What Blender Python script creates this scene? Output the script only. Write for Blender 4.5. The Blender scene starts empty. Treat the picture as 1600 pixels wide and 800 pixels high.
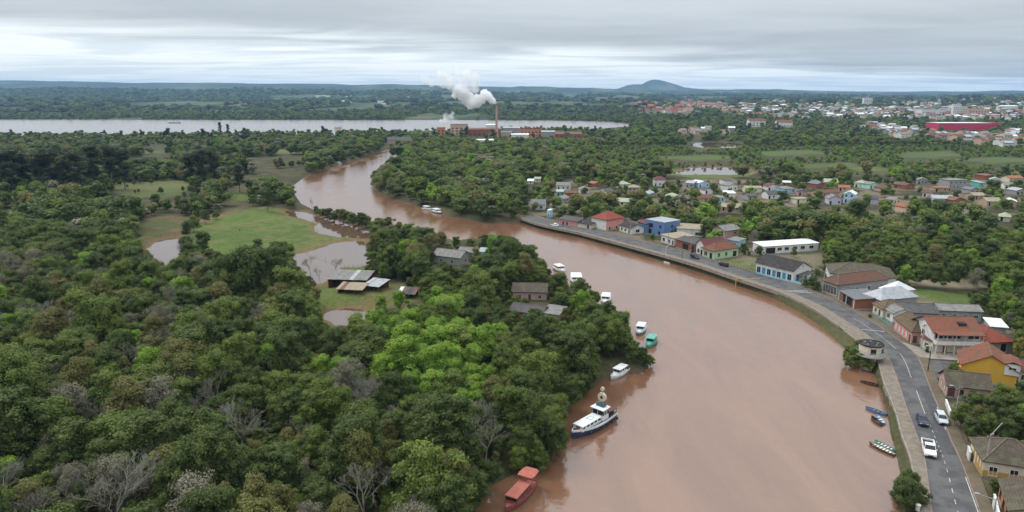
import bpy, bmesh, math, random
import numpy as np
from mathutils import Vector, Matrix

# ------------------------------------------------------------------ camera
scene = bpy.context.scene
CAMZ, FPX, HORIZON = 64.0, 1067.0, 148.0
PITCH = math.atan((400 - HORIZON) / FPX)
cam_data = bpy.data.cameras.new('camera')
cam = bpy.data.objects.new('camera', cam_data)
scene.collection.objects.link(cam)
cam.location = (0, 0, CAMZ)
cam.rotation_euler = (math.radians(90) - PITCH, 0, 0)
cam_data.sensor_width = 36.0
cam_data.lens = FPX / 1600 * 36
cam_data.clip_start = 0.5
cam_data.clip_end = 60000
scene.camera = cam

# ------------------------------------------------------------------ sky, sun, exposure
SUN_EL, SUN_AZ = math.radians(52), math.radians(-60)      # azimuth from +Y, clockwise
world = bpy.data.worlds.new('World')
scene.world = world
world.use_nodes = True
wt = world.node_tree
wt.nodes.clear()
def WN(t, **k):
    n = wt.nodes.new(t)
    for a, b in k.items():
        setattr(n, a, b)
    return n
def wmath(op, a, b=None, c=None, clamp=False):
    n = WN('ShaderNodeMath', operation=op, use_clamp=clamp)
    for i, v in enumerate((a, b, c)):
        if v is None: continue
        if isinstance(v, (int, float)): n.inputs[i].default_value = v
        else: wt.links.new(v, n.inputs[i])
    return n.outputs[0]
def wmix(f, a, b):
    n = WN('ShaderNodeMix', data_type='RGBA')
    for s, v in ((n.inputs[0], f), (n.inputs[6], a), (n.inputs[7], b)):
        if isinstance(v, tuple): s.default_value = (*v, 1)
        elif isinstance(v, (int, float)): s.default_value = v
        else: wt.links.new(v, s)
    return n.outputs[2]
tc = WN('ShaderNodeTexCoord')
sep = WN('ShaderNodeSeparateXYZ'); wt.links.new(tc.outputs['Generated'], sep.inputs[0])
dz = wmath('MAXIMUM', sep.outputs[2], 0.0)
dzs = wmath('ADD', dz, 0.028)
du = wmath('DIVIDE', sep.outputs[0], dzs)
dv = wmath('DIVIDE', sep.outputs[1], dzs)
comb = WN('ShaderNodeCombineXYZ'); wt.links.new(du, comb.inputs[0]); wt.links.new(dv, comb.inputs[1])
def wnoise(scale, detail, rough, sx=1.0, sy=1.0, rot=0.0, dist=0.0, off=0.0):
    m = WN('ShaderNodeMapping'); m.inputs['Scale'].default_value = (sx, sy, 1); m.inputs['Rotation'].default_value = (0, 0, rot)
    m.inputs['Location'].default_value = (off, off * 1.7, 0)
    wt.links.new(comb.outputs[0], m.inputs[0])
    n = WN('ShaderNodeTexNoise'); n.inputs['Scale'].default_value = scale; n.inputs['Detail'].default_value = detail
    n.inputs['Roughness'].default_value = rough; n.inputs['Distortion'].default_value = dist
    wt.links.new(m.outputs[0], n.inputs['Vector'])
    return n.outputs[0]
n1 = wnoise(0.50, 6, 0.52, 0.62, 1.0, 0.30, 0.9, 3.1)
n2 = wnoise(0.17, 4, 0.52, 0.7, 1.0, 0.25, 0.5, 7.7)
n3 = wnoise(1.7, 5, 0.6, 0.7, 1.0, 0.3, 0.6, 1.3)
tone = wmath('ADD', wmath('MULTIPLY', n1, 0.42), wmath('ADD', wmath('MULTIPLY', n2, 0.58), wmath('MULTIPLY', n3, 0.12)))
ramp = WN('ShaderNodeMapRange'); ramp.interpolation_type = 'SMOOTHSTEP'
ramp.inputs[1].default_value = 0.40; ramp.inputs[2].default_value = 0.72
wt.links.new(tone, ramp.inputs[0])
deck = wmix(ramp.outputs[0], (0.435, 0.468, 0.492), (0.575, 0.61, 0.63))
# the deck ends far off along a slanting edge; beyond it a paler, thinner layer
edge = wmath('ADD', wmath('MULTIPLY', du, -0.50), wmath('MULTIPLY', dv, 0.866))
edge = wmath('ADD', edge, wmath('MULTIPLY', n2, 7.0))
edge = wmath('ADD', edge, wmath('MULTIPLY', n1, 4.0))
em = WN('ShaderNodeMapRange'); em.interpolation_type = 'SMOOTHSTEP'
em.inputs[1].default_value = 13.0; em.inputs[2].default_value = 17.0
wt.links.new(edge, em.inputs[0])
r2 = WN('ShaderNodeMapRange'); r2.interpolation_type = 'SMOOTHSTEP'
r2.inputs[1].default_value = 0.36; r2.inputs[2].default_value = 0.58
wt.links.new(n1, r2.inputs[0])
pale = wmix(r2.outputs[0], (0.82, 0.89, 0.92), (1.06, 1.10, 1.11))
cloud = wmix(em.outputs[0], deck, pale)
# an overcast deck is brighter overhead than near the horizon
lift = wmath('ADD', wmath('MULTIPLY', dz, 2.3), 0.80)
vm = WN('ShaderNodeVectorMath', operation='SCALE'); wt.links.new(cloud, vm.inputs[0]); wt.links.new(lift, vm.inputs['Scale'])
sky = WN('ShaderNodeTexSky'); sky.sky_type = 'NISHITA'; sky.sun_disc = False
sky.sun_elevation = SUN_EL; sky.sun_rotation = SUN_AZ
vs = WN('ShaderNodeVectorMath', operation='SCALE'); wt.links.new(sky.outputs[0], vs.inputs[0]); vs.inputs['Scale'].default_value = 0.1
fin = wmix(0.94, vs.outputs[0], vm.outputs[0])
bg = WN('ShaderNodeBackground'); bg.inputs['Strength'].default_value = 1.0
wt.links.new(fin, bg.inputs['Color'])
wo = WN('ShaderNodeOutputWorld'); wt.links.new(bg.outputs[0], wo.inputs['Surface'])

sun_data = bpy.data.lights.new('sun', 'SUN'); sun_data.energy = 1.5; sun_data.angle = math.radians(18)
sun_data.color = (1.0, 0.97, 0.92)
sun = bpy.data.objects.new('sun', sun_data); scene.collection.objects.link(sun)
sdir = Vector((math.sin(SUN_AZ) * math.cos(SUN_EL), math.cos(SUN_AZ) * math.cos(SUN_EL), math.sin(SUN_EL)))
sun.rotation_euler = sdir.to_track_quat('Z', 'Y').to_euler()
vsn = scene.view_settings
vsn.view_transform = 'Standard'; vsn.look = 'None'; vsn.exposure = 0.22; vsn.gamma = 1.0; vsn.use_curve_mapping = False
cy = scene.cycles
cy.max_bounces = 14; cy.diffuse_bounces = 2; cy.glossy_bounces = 3; cy.transmission_bounces = 3
cy.volume_bounces = 12; cy.transparent_max_bounces = 8
cy.caustics_reflective = False; cy.caustics_refractive = False
cy.use_denoising = True
try: cy.denoiser = 'OPENIMAGEDENOISE'
except Exception: pass

# ------------------------------------------------------------------ helpers
COL = scene.collection
PI = math.pi
CP, SP = math.cos(PITCH), math.sin(PITCH)
def P(px, py, z=0.0):
    """ground point seen at a place of the photograph, for ground of height z"""
    a, b = (px - 800) / FPX, -(py - 400) / FPX
    d = Vector((a, CP + b * SP, -SP + b * CP))
    t = (z - CAMZ) / d.z
    return Vector((d.x * t, d.y * t, z))
def Pn(pts, z=0.0):
    return np.array([P(a, b, z)[:2] for a, b in pts])
def proj(x, y, z):
    dzz = z - CAMZ
    dep = y * CP - dzz * SP
    up = y * SP + dzz * CP
    return 800 + FPX * x / dep, 400 - FPX * up / dep, dep
def pxm(px, py, z=2.0):
    """pixels per metre at that place"""
    p = P(px, py, z)
    return FPX / proj(p.x, p.y, z)[2]

def sstep(a, b, x):
    t = np.clip((x - a) / (b - a), 0, 1)
    return t * t * (3 - 2 * t)
def _h(ix, iy, s):
    n = (ix.astype(np.int64) * 374761393 + iy.astype(np.int64) * 668265263 + s * 974634221) & 0xFFFFFFFF
    n = ((n ^ (n >> 13)) * 1274126177) & 0xFFFFFFFF
    return ((n ^ (n >> 16)) & 0xFFFF) / 65535.0
def vnoise(x, y, s=0):
    ix, iy = np.floor(x), np.floor(y)
    fx, fy = x - ix, y - iy
    fx = fx * fx * (3 - 2 * fx); fy = fy * fy * (3 - 2 * fy)
    a, b = _h(ix, iy, s), _h(ix + 1, iy, s)
    c, d = _h(ix, iy + 1, s), _h(ix + 1, iy + 1, s)
    return (a + (b - a) * fx) * (1 - fy) + (c + (d - c) * fx) * fy
def fbm(x, y, s=0, o=4):
    t, a, n = 0, 0.5, 0
    for k in range(o):
        t = t + a * vnoise(x * 2 ** k + k * 17.3, y * 2 ** k - k * 9.1, s + k); n += a; a *= 0.5
    return t / n            # 0..1
def inside(x, y, poly):
    r = np.zeros(x.shape, bool)
    n = len(poly)
    for i in range(n):
        x1, y1 = poly[i]; x2, y2 = poly[(i + 1) % n]
        if y1 == y2: continue
        c = ((y1 > y) != (y2 > y)) & (x < (x2 - x1) * (y - y1) / (y2 - y1) + x1)
        r ^= c
    return r
def seg_dist(x, y, pts, closed):
    best = np.full(x.shape, 1e18)
    n = len(pts)
    for i in range(n if closed else n - 1):
        x1, y1 = pts[i]; x2, y2 = pts[(i + 1) % n]
        ex, ey = x2 - x1, y2 - y1
        L = ex * ex + ey * ey + 1e-12
        t = np.clip(((x - x1) * ex + (y - y1) * ey) / L, 0, 1)
        q = (x - x1 - t * ex) ** 2 + (y - y1 - t * ey) ** 2
        np.minimum(best, q, out=best)
    return np.sqrt(best)
def sdist(x, y, poly):
    """distance to the polygon's edge, negative inside; far points are not computed exactly"""
    x = np.asarray(x, float); y = np.asarray(y, float)
    p = np.asarray(poly)
    out = np.full(x.shape, 500.0)
    m = (x > p[:, 0].min() - 80) & (x < p[:, 0].max() + 80) & (y > p[:, 1].min() - 80) & (y < p[:, 1].max() + 80)
    if m.any():
        d = seg_dist(x[m], y[m], p, True)
        out[m] = np.where(inside(x[m], y[m], p), -d, d)
    return out
def smooth_line(pts, k=6):
    """Catmull-Rom through the points"""
    p = [Vector(q) for q in pts]
    p = [p[0] * 2 - p[1]] + p + [p[-1] * 2 - p[-2]]
    out = []
    for i in range(1, len(p) - 2):
        for j in range(k):
            t = j / k
            a, b, c, d = p[i - 1], p[i], p[i + 1], p[i + 2]
            out.append(0.5 * ((2 * b) + (c - a) * t + (2 * a - 5 * b + 4 * c - d) * t * t + (3 * b - a - 3 * c + d) * t ** 3))
    out.append(p[-2])
    return out

# ---- materials
MATS = {}
def nodes_of(m):
    m.use_nodes = True
    nt = m.node_tree
    return nt, nt.nodes['Principled BSDF']
def mat(name, col, rough=0.8, var=0.12, scale=1.5, col2=None, spec=0.3, bump=0.0, bscale=20.0, coord='Object', metal=0.0, sx=(1, 1, 1), mixr=(0.35, 0.65)):
    if name in MATS: return MATS[name]
    m = bpy.data.materials.new(name)
    nt, b = nodes_of(m)
    b.inputs['Roughness'].default_value = rough
    b.inputs['Specular IOR Level'].default_value = spec
    b.inputs['Metallic'].default_value = metal
    tc_ = nt.nodes.new('ShaderNodeTexCoord')
    mp = nt.nodes.new('ShaderNodeMapping'); mp.inputs['Scale'].default_value = sx
    nt.links.new(tc_.outputs[coord], mp.inputs[0])
    n = nt.nodes.new('ShaderNodeTexNoise'); n.inputs['Scale'].default_value = scale; n.inputs['Detail'].default_value = 6; n.inputs['Roughness'].default_value = 0.62
    nt.links.new(mp.outputs[0], n.inputs['Vector'])
    mr = nt.nodes.new('ShaderNodeMapRange'); mr.inputs[1].default_value = mixr[0]; mr.inputs[2].default_value = mixr[1]
    nt.links.new(n.outputs[0], mr.inputs[0])
    mx = nt.nodes.new('ShaderNodeMix'); mx.data_type = 'RGBA'
    if col2 is None:
        c1 = tuple(max(0, c * (1 - var)) for c in col); c2 = tuple(min(1, c * (1 + var)) for c in col)
    else: c1, c2 = col, col2
    mx.inputs[6].default_value = (*c1, 1); mx.inputs[7].default_value = (*c2, 1)
    nt.links.new(mr.outputs[0], mx.inputs[0]); nt.links.new(mx.outputs[2], b.inputs['Base Color'])
    if bump:
        n2_ = nt.nodes.new('ShaderNodeTexNoise'); n2_.inputs['Scale'].default_value = bscale; n2_.inputs['Detail'].default_value = 4
        nt.links.new(mp.outputs[0], n2_.inputs['Vector'])
        bp = nt.nodes.new('ShaderNodeBump'); bp.inputs['Strength'].default_value = bump; bp.inputs['Distance'].default_value = 0.05
        nt.links.new(n2_.outputs[0], bp.inputs['Height']); nt.links.new(bp.outputs[0], b.inputs['Normal'])
    MATS[name] = m
    return m
def tile_mat(name, c1, c2, c3, rows=3.2):
    """roof tiles: rows of pans as relief and tone, with patches of moss or soot"""
    if name in MATS: return MATS[name]
    m = bpy.data.materials.new(name)
    nt, b = nodes_of(m)
    b.inputs['Roughness'].default_value = 0.85; b.inputs['Specular IOR Level'].default_value = 0.2
    N, L = nt.nodes.new, nt.links.new
    tc_ = N('ShaderNodeTexCoord')
    w = N('ShaderNodeTexBrick'); w.inputs['Scale'].default_value = 1.0; w.inputs['Brick Width'].default_value = 0.34; w.inputs['Row Height'].default_value = 0.42
    w.inputs['Mortar Size'].default_value = 0.05; w.inputs['Mortar Smooth'].default_value = 0.8
    w.inputs['Color1'].default_value = (*c1, 1); w.inputs['Color2'].default_value = (*c2, 1); w.inputs['Mortar'].default_value = (*[c * 0.45 for c in c1], 1)
    L(tc_.outputs['UV'], w.inputs['Vector'])
    n = N('ShaderNodeTexNoise'); n.inputs['Scale'].default_value = 0.7; n.inputs['Detail'].default_value = 7; n.inputs['Roughness'].default_value = 0.68
    L(tc_.outputs['Object'], n.inputs['Vector'])
    mr = N('ShaderNodeMapRange'); mr.inputs[1].default_value = 0.46; mr.inputs[2].default_value = 0.62
    L(n.outputs[0], mr.inputs[0])
    mx = N('ShaderNodeMix'); mx.data_type = 'RGBA'; L(mr.outputs[0], mx.inputs[0]); L(w.outputs['Color'], mx.inputs[6]); mx.inputs[7].default_value = (*c3, 1)
    L(mx.outputs[2], b.inputs['Base Color'])
    bp = N('ShaderNodeBump'); bp.inputs['Strength'].default_value = 0.5; bp.inputs['Distance'].default_value = 0.06; bp.invert = True
    L(w.outputs['Fac'], bp.inputs['Height']); L(bp.outputs[0], b.inputs['Normal'])
    MATS[name] = m
    return m
def sheet_mat(name, c1, c2, rough=0.55, metal=0.0):
    """corrugated sheeting"""
    if name in MATS: return MATS[name]
    m = mat(name, c1, rough, 0.1, 0.8, col2=c2, metal=metal)
    nt = m.node_tree; b = nt.nodes['Principled BSDF']; N, L = nt.nodes.new, nt.links.new
    tc_ = N('ShaderNodeTexCoord')
    w = N('ShaderNodeTexWave'); w.inputs['Scale'].default_value = 1.6; w.bands_direction = 'X'
    L(tc_.outputs['UV'], w.inputs['Vector'])
    bp = N('ShaderNodeBump'); bp.inputs['Strength'].default_value = 0.5; bp.inputs['Distance'].default_value = 0.05
    L(w.outputs['Fac'], bp.inputs['Height']); L(bp.outputs[0], b.inputs['Normal'])
    return m
def wall_mat(name, col, stain=0.35):
    """painted plaster with grey weathering, stronger in patches"""
    if name in MATS: return MATS[name]
    c2 = tuple(c * (1 - stain) + 0.16 * stain for c in col)
    return mat(name, col, 0.85, col2=c2, scale=0.55, mixr=(0.45, 0.75), sx=(1, 1, 0.45))
def wall_box_mat():
    pass

# ---- meshes
class MB:
    """collects faces with material slots; build() links them as ONE mesh object"""
    def __init__(s): s.v, s.f, s.m, s.uv = [], [], [], []
    def face(s, pts, mi=0, uv=None):
        i = len(s.v); s.v += [tuple(p) for p in pts]; s.f.append(tuple(range(i, i + len(pts)))); s.m.append(mi)
        s.uv.append(uv if uv else [(0, 0)] * len(pts))
    def box(s, x0, x1, y0, y1, z0, z1, mi=0, M=None):
        c = [Vector(p) for p in ((x0, y0, z0), (x1, y0, z0), (x1, y1, z0), (x0, y1, z0), (x0, y0, z1), (x1, y0, z1), (x1, y1, z1), (x0, y1, z1))]
        if M: c = [M @ p for p in c]
        for q in ((0, 3, 2, 1), (4, 5, 6, 7), (0, 1, 5, 4), (1, 2, 6, 5), (2, 3, 7, 6), (3, 0, 4, 7)):
            s.face([c[k] for k in q], mi)
        return s
    def prism(s, bot, top, mi=0, cap=True, mi2=None):
        n = len(bot)
        for k in range(n):
            s.face([bot[k], bot[(k + 1) % n], top[(k + 1) % n], top[k]], mi)
        if cap:
            s.face(list(top), mi if mi2 is None else mi2); s.face(list(bot)[::-1], mi)
        return s
    def tube(s, a, b, ra, rb=None, n=6, mi=0, cap=True):
        a, b = Vector(a), Vector(b); rb = ra if rb is None else rb
        d = (b - a).normalized(); u = d.orthogonal().normalized(); w = d.cross(u)
        A = [a + (u * math.cos(t) + w * math.sin(t)) * ra for t in [2 * PI * k / n for k in range(n)]]
        B = [b + (u * math.cos(t) + w * math.sin(t)) * rb for t in [2 * PI * k / n for k in range(n)]]
        return s.prism(A, B, mi, cap)
    def loft(s, rings, mi=0, cap=True, closed=True):
        n = len(rings[0])
        for a, b in zip(rings, rings[1:]):
            for k in range(n if closed else n - 1):
                s.face([a[k], a[(k + 1) % n], b[(k + 1) % n], b[k]], mi)
        if cap:
            s.face(list(rings[0])[::-1], mi); s.face(list(rings[-1]), mi)
        return s
    def lathe(s, prof, n=16, mi=0, c=(0, 0, 0)):
        R = [[(c[0] + r * math.cos(2 * PI * k / n), c[1] + r * math.sin(2 * PI * k / n), c[2] + z) for k in range(n)] for r, z in prof]
        return s.loft(R, mi)
    def mesh(s, name, mats):
        me = bpy.data.meshes.new(name)
        me.from_pydata(s.v, [], s.f)
        for mm in (mats if isinstance(mats, (list, tuple)) else [mats]): me.materials.append(mm)
        me.polygons.foreach_set('material_index', s.m)
        uvl = me.uv_layers.new(name='UVMap')
        uvl.data.foreach_set('uv', [c for u in s.uv for p in u for c in p])
        me.update()
        return me
    def build(s, name, mats, parent=None, loc=(0, 0, 0), rot=0.0):
        return link(name, s.mesh(name, mats), parent, loc, rot)
def link(name, me, parent=None, loc=(0, 0, 0), rot=0.0, scale=None):
    o = bpy.data.objects.new(name, me)
    COL.objects.link(o)
    o.location = loc
    o.rotation_euler = rot if isinstance(rot, (tuple, list)) else (0, 0, rot)
    if scale is not None: o.scale = (scale,) * 3 if isinstance(scale, (int, float)) else scale
    if parent: o.parent = parent
    return o
def tag(o, label=None, cat=None, group=None, kind=None):
    if label: o['label'] = label
    if cat: o['category'] = cat
    if group: o['group'] = group
    if kind: o['kind'] = kind
    return o
def thing(name, label, cat, loc=(0, 0, 0), rot=0.0, group=None):
    return tag(link(name, None, None, loc, rot), label, cat, group)
# ------------------------------------------------------------------ layout of the land, traced on the ground
ROAD_Z = 2.3
ROAD_L = [(1475,900),(1457,800),(1446,720),(1433,680),(1418,640),(1404,597),(1389,559),(1370,536),(1345,516),(1319,500),(1285,479),(1240,459),(1200,446),(1150,430),(1100,413),(1050,399),(1000,386),(950,373),(900,361),(860,353),(835,347),(815,340)]
ROAD_R = [(1560,890),(1529,797),(1501,722),(1484,685),(1467,640),(1450,600),(1434,560),(1413,539),(1388,520),(1360,501),(1325,482),(1282,462),(1240,445),(1190,430),(1138,413),(1085,398),(1030,384),(975,370),(922,357),(880,350),(855,344),(835,337)]
PROM_O = [(1448,900),(1434,800),(1422,720),(1408,680),(1397,640),(1381,600),(1371,566),(1358,548),(1333,528),(1305,507),(1274,486.5),(1232,464),(1193,449.5),(1144,433.5),(1094,416.5),(1045,402),(996,388.5),(947,375.3),(898,362.8),(858,354.5),(833,348),(813,341)]
BANK_W = [(1425,900),(1413,800),(1402,722),(1393,680),(1385,640),(1373,603),(1362,580),(1340,562),(1312,537),(1284,512),(1258,493),(1222,473),(1186,457),(1137,440),(1088,422.5),(1040,408),(991,394),(943,381),(895,367.5),(856,358),(831,351),(811,344)]
RL = smooth_line([P(a, b, ROAD_Z) for a, b in ROAD_L], 5)
RR = smooth_line([P(a, b, ROAD_Z) for a, b in ROAD_R], 5)
RO = smooth_line([P(a, b, ROAD_Z) for a, b in PROM_O], 5)
RW = smooth_line([P(a, b, 0.0) for a, b in BANK_W], 5)
road_mid = np.array([((a + b) / 2)[:2] for a, b in zip(RL, RR)])[::3]

river_px = [(640,1000),(715,860),(742,800),(758,765),(800,742),(842,737),(866,710),(872,690),(872,660),(898,628),(925,603),(960,585),(1000,584),(1015,574),(1000,554),(980,527),(960,499),(938,476),(903,456),(878,439),(853,423),(828,406),(813,393),(790,380),(740,375),(715,379),(690,372),(650,362),(600,352),(540,340),(495,330),(470,318),(458,300),(458,290),(480,274),(520,260),(565,247),(580,240),(600,234),(635,233),(665,231),(640,240),(605,251),(585,268),(578,288),(600,305),(650,321),(700,338),(760,348),(812,347)]
river = [tuple(p) for p in Pn(river_px)] + [tuple(p[:2]) for p in RO[::-1][6:-1:3]] + [(62, -350), (-30, -350)]
pool_strip = Pn([(447,330),(470,331),(520,345),(560,357),(604,372),(570,372),(530,370),(495,363),(490,356),(500,350),(470,342),(452,337)])
pool_main = Pn([(457,398),(482,393),(515,384),(535,378),(565,379),(577,390),(640,388),(660,396),(600,404),(577,412),(560,417),(535,418),(520,426),(512,436),(500,447),(480,440),(463,425)])
pool_small = Pn([(510,490),(545,483),(578,487),(565,506),(518,508)])
puddle = Pn([(224,390),(250,375),(276,371),(288,384),(277,405),(258,424),(246,412),(240,396)])
pond_a = Pn([(1050,270),(1080,262.5),(1130,261),(1178,268),(1150,273),(1070,274)])
pond_b = Pn([(1070,227),(1090,222),(1135,222),(1166,226),(1150,232),(1095,231)])
lake = Pn([(-500,186.3),(300,187.3),(640,188),(870,188.3),(950,190.5),(1003,196),(940,200.5),(870,204),(700,208),(500,211),(300,212),(-500,212)])
WATERS = [(river, 5.0, 2.5), (pool_strip, 14.0, 0.8), (pool_main, 16.0, 0.8), (pool_small, 12.0, 0.6), (puddle, 7.0, 0.5), (pond_a, 18.0, 1.0), (pond_b, 18.0, 1.0), (lake, 60.0, 3.0)]

meadows = [  # grass kept clear of trees: outline, tone
    ([(230,392),(245,372),(290,372),(296,398),(262,424),(240,420)], 1),
    ([(300,398),(302,356),(345,340),(400,324),(450,324),(500,345),(560,365),(600,376),(690,386),(655,410),(600,408),(575,425),(560,440),(500,446),(458,440),(440,405),(400,398),(350,408)], 0),
    ([(262,356),(330,337),(375,326),(380,331),(330,345),(285,360)], 5),
    ([(455,470),(510,440),(600,440),(650,452),(665,470),(600,480),(570,505),(500,512),(470,490)], 1),
    ([(155,300),(185,287),(285,284),(320,294),(290,306),(220,310)], 3),
    ([(345,302),(385,299),(404,312),(360,318)], 0), ([(216,394),(220,345),(262,336),(305,344),(306,352),(292,374)], 6),
    ([(0,322),(0,306),(30,306),(22,322)], 0),
    ([(100,238),(135,237),(138,242),(104,243)], 3), ([(205,238),(265,235),(262,240),(210,242)], 3),
    ([(405,235),(440,233),(485,237),(470,241),(410,241)], 3),
    ([(1035,266),(1080,260),(1170,262),(1185,268),(1165,278),(1090,280),(1045,274)], 1),
    ([(1065,227),(1085,222),(1150,223),(1168,227),(1100,232)], 1),
    ([(1325,263),(1375,261),(1392,267),(1350,270)], 0),
    ([(1420,437),(1470,434),(1530,440),(1545,452),(1480,452),(1425,448)], 2),
    ([(1405,462),(1440,455),(1500,462),(1530,478),(1480,486),(1425,478)], 0),
    ([(1215,402),(1280,392),(1285,412),(1265,420),(1225,412)], 0),
    ([(1117,408),(1150,399),(1180,405),(1184,424),(1150,417)], 0),
    ([(935,362),(968,360),(985,370),(955,366)], 0),
    ([(880,268),(905,266),(905,272),(880,273)], 2),
    ([(1010,246),(1100,243),(1180,247),(1090,252)], 4), ([(1240,258),(1330,255),(1340,261),(1260,264)], 4), ([(1400,240),(1480,237),(1510,244),(1420,248)], 4), ([(1180,238),(1260,235),(1310,240),(1200,245)], 4), ([(1480,250),(1560,246),(1640,250),(1560,256)], 4),
]
meadows_w = [(Pn(p, 1.5), t) for p, t in meadows]
town_px = [(820,300),(900,282),(1000,285),(1150,278),(1300,282),(1400,285),(1480,275),(1600,268),(1800,268),(1800,340),(1560,335),(1430,330),(1340,335),(1250,322),(1150,332),(1050,322),(960,324),(830,332)]
town_w = Pn(town_px, 2.0)
street_w = [tuple(p[:2]) for p in RR[::4]] + [tuple(q) for q in Pn([(860,322),(970,338),(1060,352),(1160,362),(1290,385),(1420,420),(1440,470),(1560,490),(1700,560),(1900,900)], 2.0)]

# far silhouettes as seen from the drone: picture column -> picture row
KA = ([-900,0,300,600,900,1100,1300,1500,1700,2500], [157,158,160,159,161,160,158,156,157,155])
KB = ([-900,0,120,300,420,560,700,800,1000,1200,1400,1600,2500], [140,141,139,142,140,144,143,147,150,149,152,150,148])
KC = ([-900,-300,0,40,70,120,200,330,420,480,560,620,700,760,830,900,960,1100,1200,1300,1400,1500,1570,1700,2500], [126,128,126.5,125.5,128,127.5,130,129.5,132,131,133.5,132,135,136.5,135.5,138,139,141,140,143,143.5,143,141.5,143,140])
KD = ([-900,850,905,965,980,990,1002,1012,1022,1030,1042,1055,1068,1085,1120,1200,2500], [146,146,143,139,133,131.5,132,126,123.5,124.5,128,132,136,138.5,141,147,147])
def hills(x, y):
    u = 800 + FPX * (x / np.maximum(y, 50.0)) / CP
    def zz(K, yk, amp, s, sc):
        py = np.interp(u, K[0], K[1]) + (fbm(u / sc, y / (yk * 0.4), s) - 0.5) * amp
        return CAMZ + (HORIZON - py) / FPX * CP * yk
    rt = sstep(900, 1150, u)
    zA, zB, zC, zD = zz(KA, 3300, 7, 11, 90), zz(KB, 5600, 5, 12, 70), zz(KC, 9000, 2.0, 13, 40), zz(KD, 11000, 1.0, 14, 30)
    ks = [1100, 1790, 2300, 3300, 3900, 5600, 6400, 9000, 9500, 11000, 14000]
    zs = [0 * u, 0.5 + 11 * rt, 6 + 14 * rt, zA, zA - 7, zB, zB - 14, zC, zC - 40, zD, zD - 220]
    out = np.zeros_like(u)
    for i in range(len(ks) - 1):
        m = (y >= ks[i]) & (y < ks[i + 1])
        if not m.any(): continue
        t = (y[m] - ks[i]) / (ks[i + 1] - ks[i]); t = t * t * (3 - 2 * t) * 0.6 + t * 0.4
        out[m] = zs[i][m] * (1 - t) + zs[i + 1][m] * t
    m = y >= ks[-1]; out[m] = zs[-1][m]
    rough = sstep(1800, 3000, y) * (fbm(x / 260, y / 260, 31, 4) - 0.5) * 16
    return out + rough
def ground(x, y, parts=False):
    x = np.asarray(x, float); y = np.asarray(y, float)
    near = sstep(8, 60, seg_dist(x, y, road_mid, False)) if y.size else y
    base = 2.02 + near * (fbm(x / 23, y / 23, 3) - 0.45) * 0.7
    h = base + hills(x, y)
    dmin = np.full(x.shape, 500.0)
    wob = (fbm(x / 6, y / 6, 5) - 0.5); wob2 = (fbm(x / 30, y / 18, 6) - 0.5)
    for i, (poly, L, deep) in enumerate(WATERS):
        d = sdist(x, y, poly)
        if i: d = d + wob * (5.0 if i < 5 else 22.0) + (wob2 * 9.0 if i > 4 else 0)
        f = np.where(d > 0, h * sstep(-0.15 * L, L, d) - 0.08 * (d < L * 0.3), -np.minimum(deep, 0.3 * -d + 0.05))
        h = np.minimum(h, np.where(d < L, f, h))
        if i: dmin = np.minimum(dmin, d)
    return (h, dmin) if parts else h

def axis(lo, hi, f0, f1, step, g):
    a = list(np.arange(f0, f1 + 1e-6, step))
    s = step; v = a[-1]
    while v < hi:
        s *= g; v += s; a.append(min(v, hi))
    s = step; v = a[0]
    while v > lo:
        s *= g; v -= s; a.insert(0, max(v, lo))
    return np.array(a)
gx = axis(-12500, 12500, -190, 210, 1.3, 1.045)
gy = axis(-350, 14500, 70, 460, 1.3, 1.04)
GX, GY = np.meshgrid(gx, gy)
fx, fy = GX.ravel(), GY.ravel()
gz, dpool = ground(fx, fy, True)
# colours of the ground itself
n_a, n_b, n_c = fbm(fx / 9, fy / 9, 21), fbm(fx / 38, fy / 38, 22), fbm(fx / 3, fy / 3, 23)
def cmix(a, b, t): return a * (1 - t[:, None]) + np.asarray(b)[None, :] * t[:, None]
gc = np.tile(np.array([0.050, 0.050, 0.024]), (fx.size, 1))
gc = cmix(gc, (0.085, 0.072, 0.040), sstep(0.4, 0.65, n_a))
grass = np.where(n_b[:, None] > 0.5, np.array([0.088, 0.128, 0.030]), np.array([0.080, 0.112, 0.030]))
for poly, tone_ in meadows_w:
    w = 1 - sstep(-1.5, 2.5, sdist(fx, fy, poly) + (n_a - 0.5) * 5)
    if tone_ == 0: tgt = cmix(cmix(grass, (0.125, 0.125, 0.045), sstep(0.42, 0.62, n_a) * 0.85), (0.062, 0.092, 0.026), sstep(0.48, 0.68, n_c) * 0.75)
    elif tone_ == 1: tgt = cmix(np.tile(np.array([0.095, 0.118, 0.034]), (fx.size, 1)), (0.135, 0.090, 0.05), sstep(0.48, 0.72, n_b))
    elif tone_ == 6: tgt = cmix(np.tile(np.array([0.070, 0.078, 0.030]), (fx.size, 1)), (0.13, 0.085, 0.048), sstep(0.5, 0.7, n_a))
    elif tone_ == 5: tgt = cmix(np.tile(np.array([0.19, 0.105, 0.06]), (fx.size, 1)), (0.11, 0.10, 0.05), sstep(0.5, 0.7, n_a))
    elif tone_ == 4: tgt = cmix(np.tile(np.array([0.078, 0.112, 0.034]), (fx.size, 1)), (0.07, 0.10, 0.03), sstep(0.4, 0.65, n_b))
    elif tone_ == 3: tgt = cmix(np.tile(np.array([0.085, 0.105, 0.036]), (fx.size, 1)), (0.12, 0.12, 0.05), sstep(0.4, 0.65, n_b))
    else: tgt = cmix(np.tile(np.array([0.20, 0.165, 0.115]), (fx.size, 1)), (0.12, 0.11, 0.06), sstep(0.45, 0.7, n_a))
    gc = gc * (1 - w[:, None]) + tgt * w[:, None]
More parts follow.
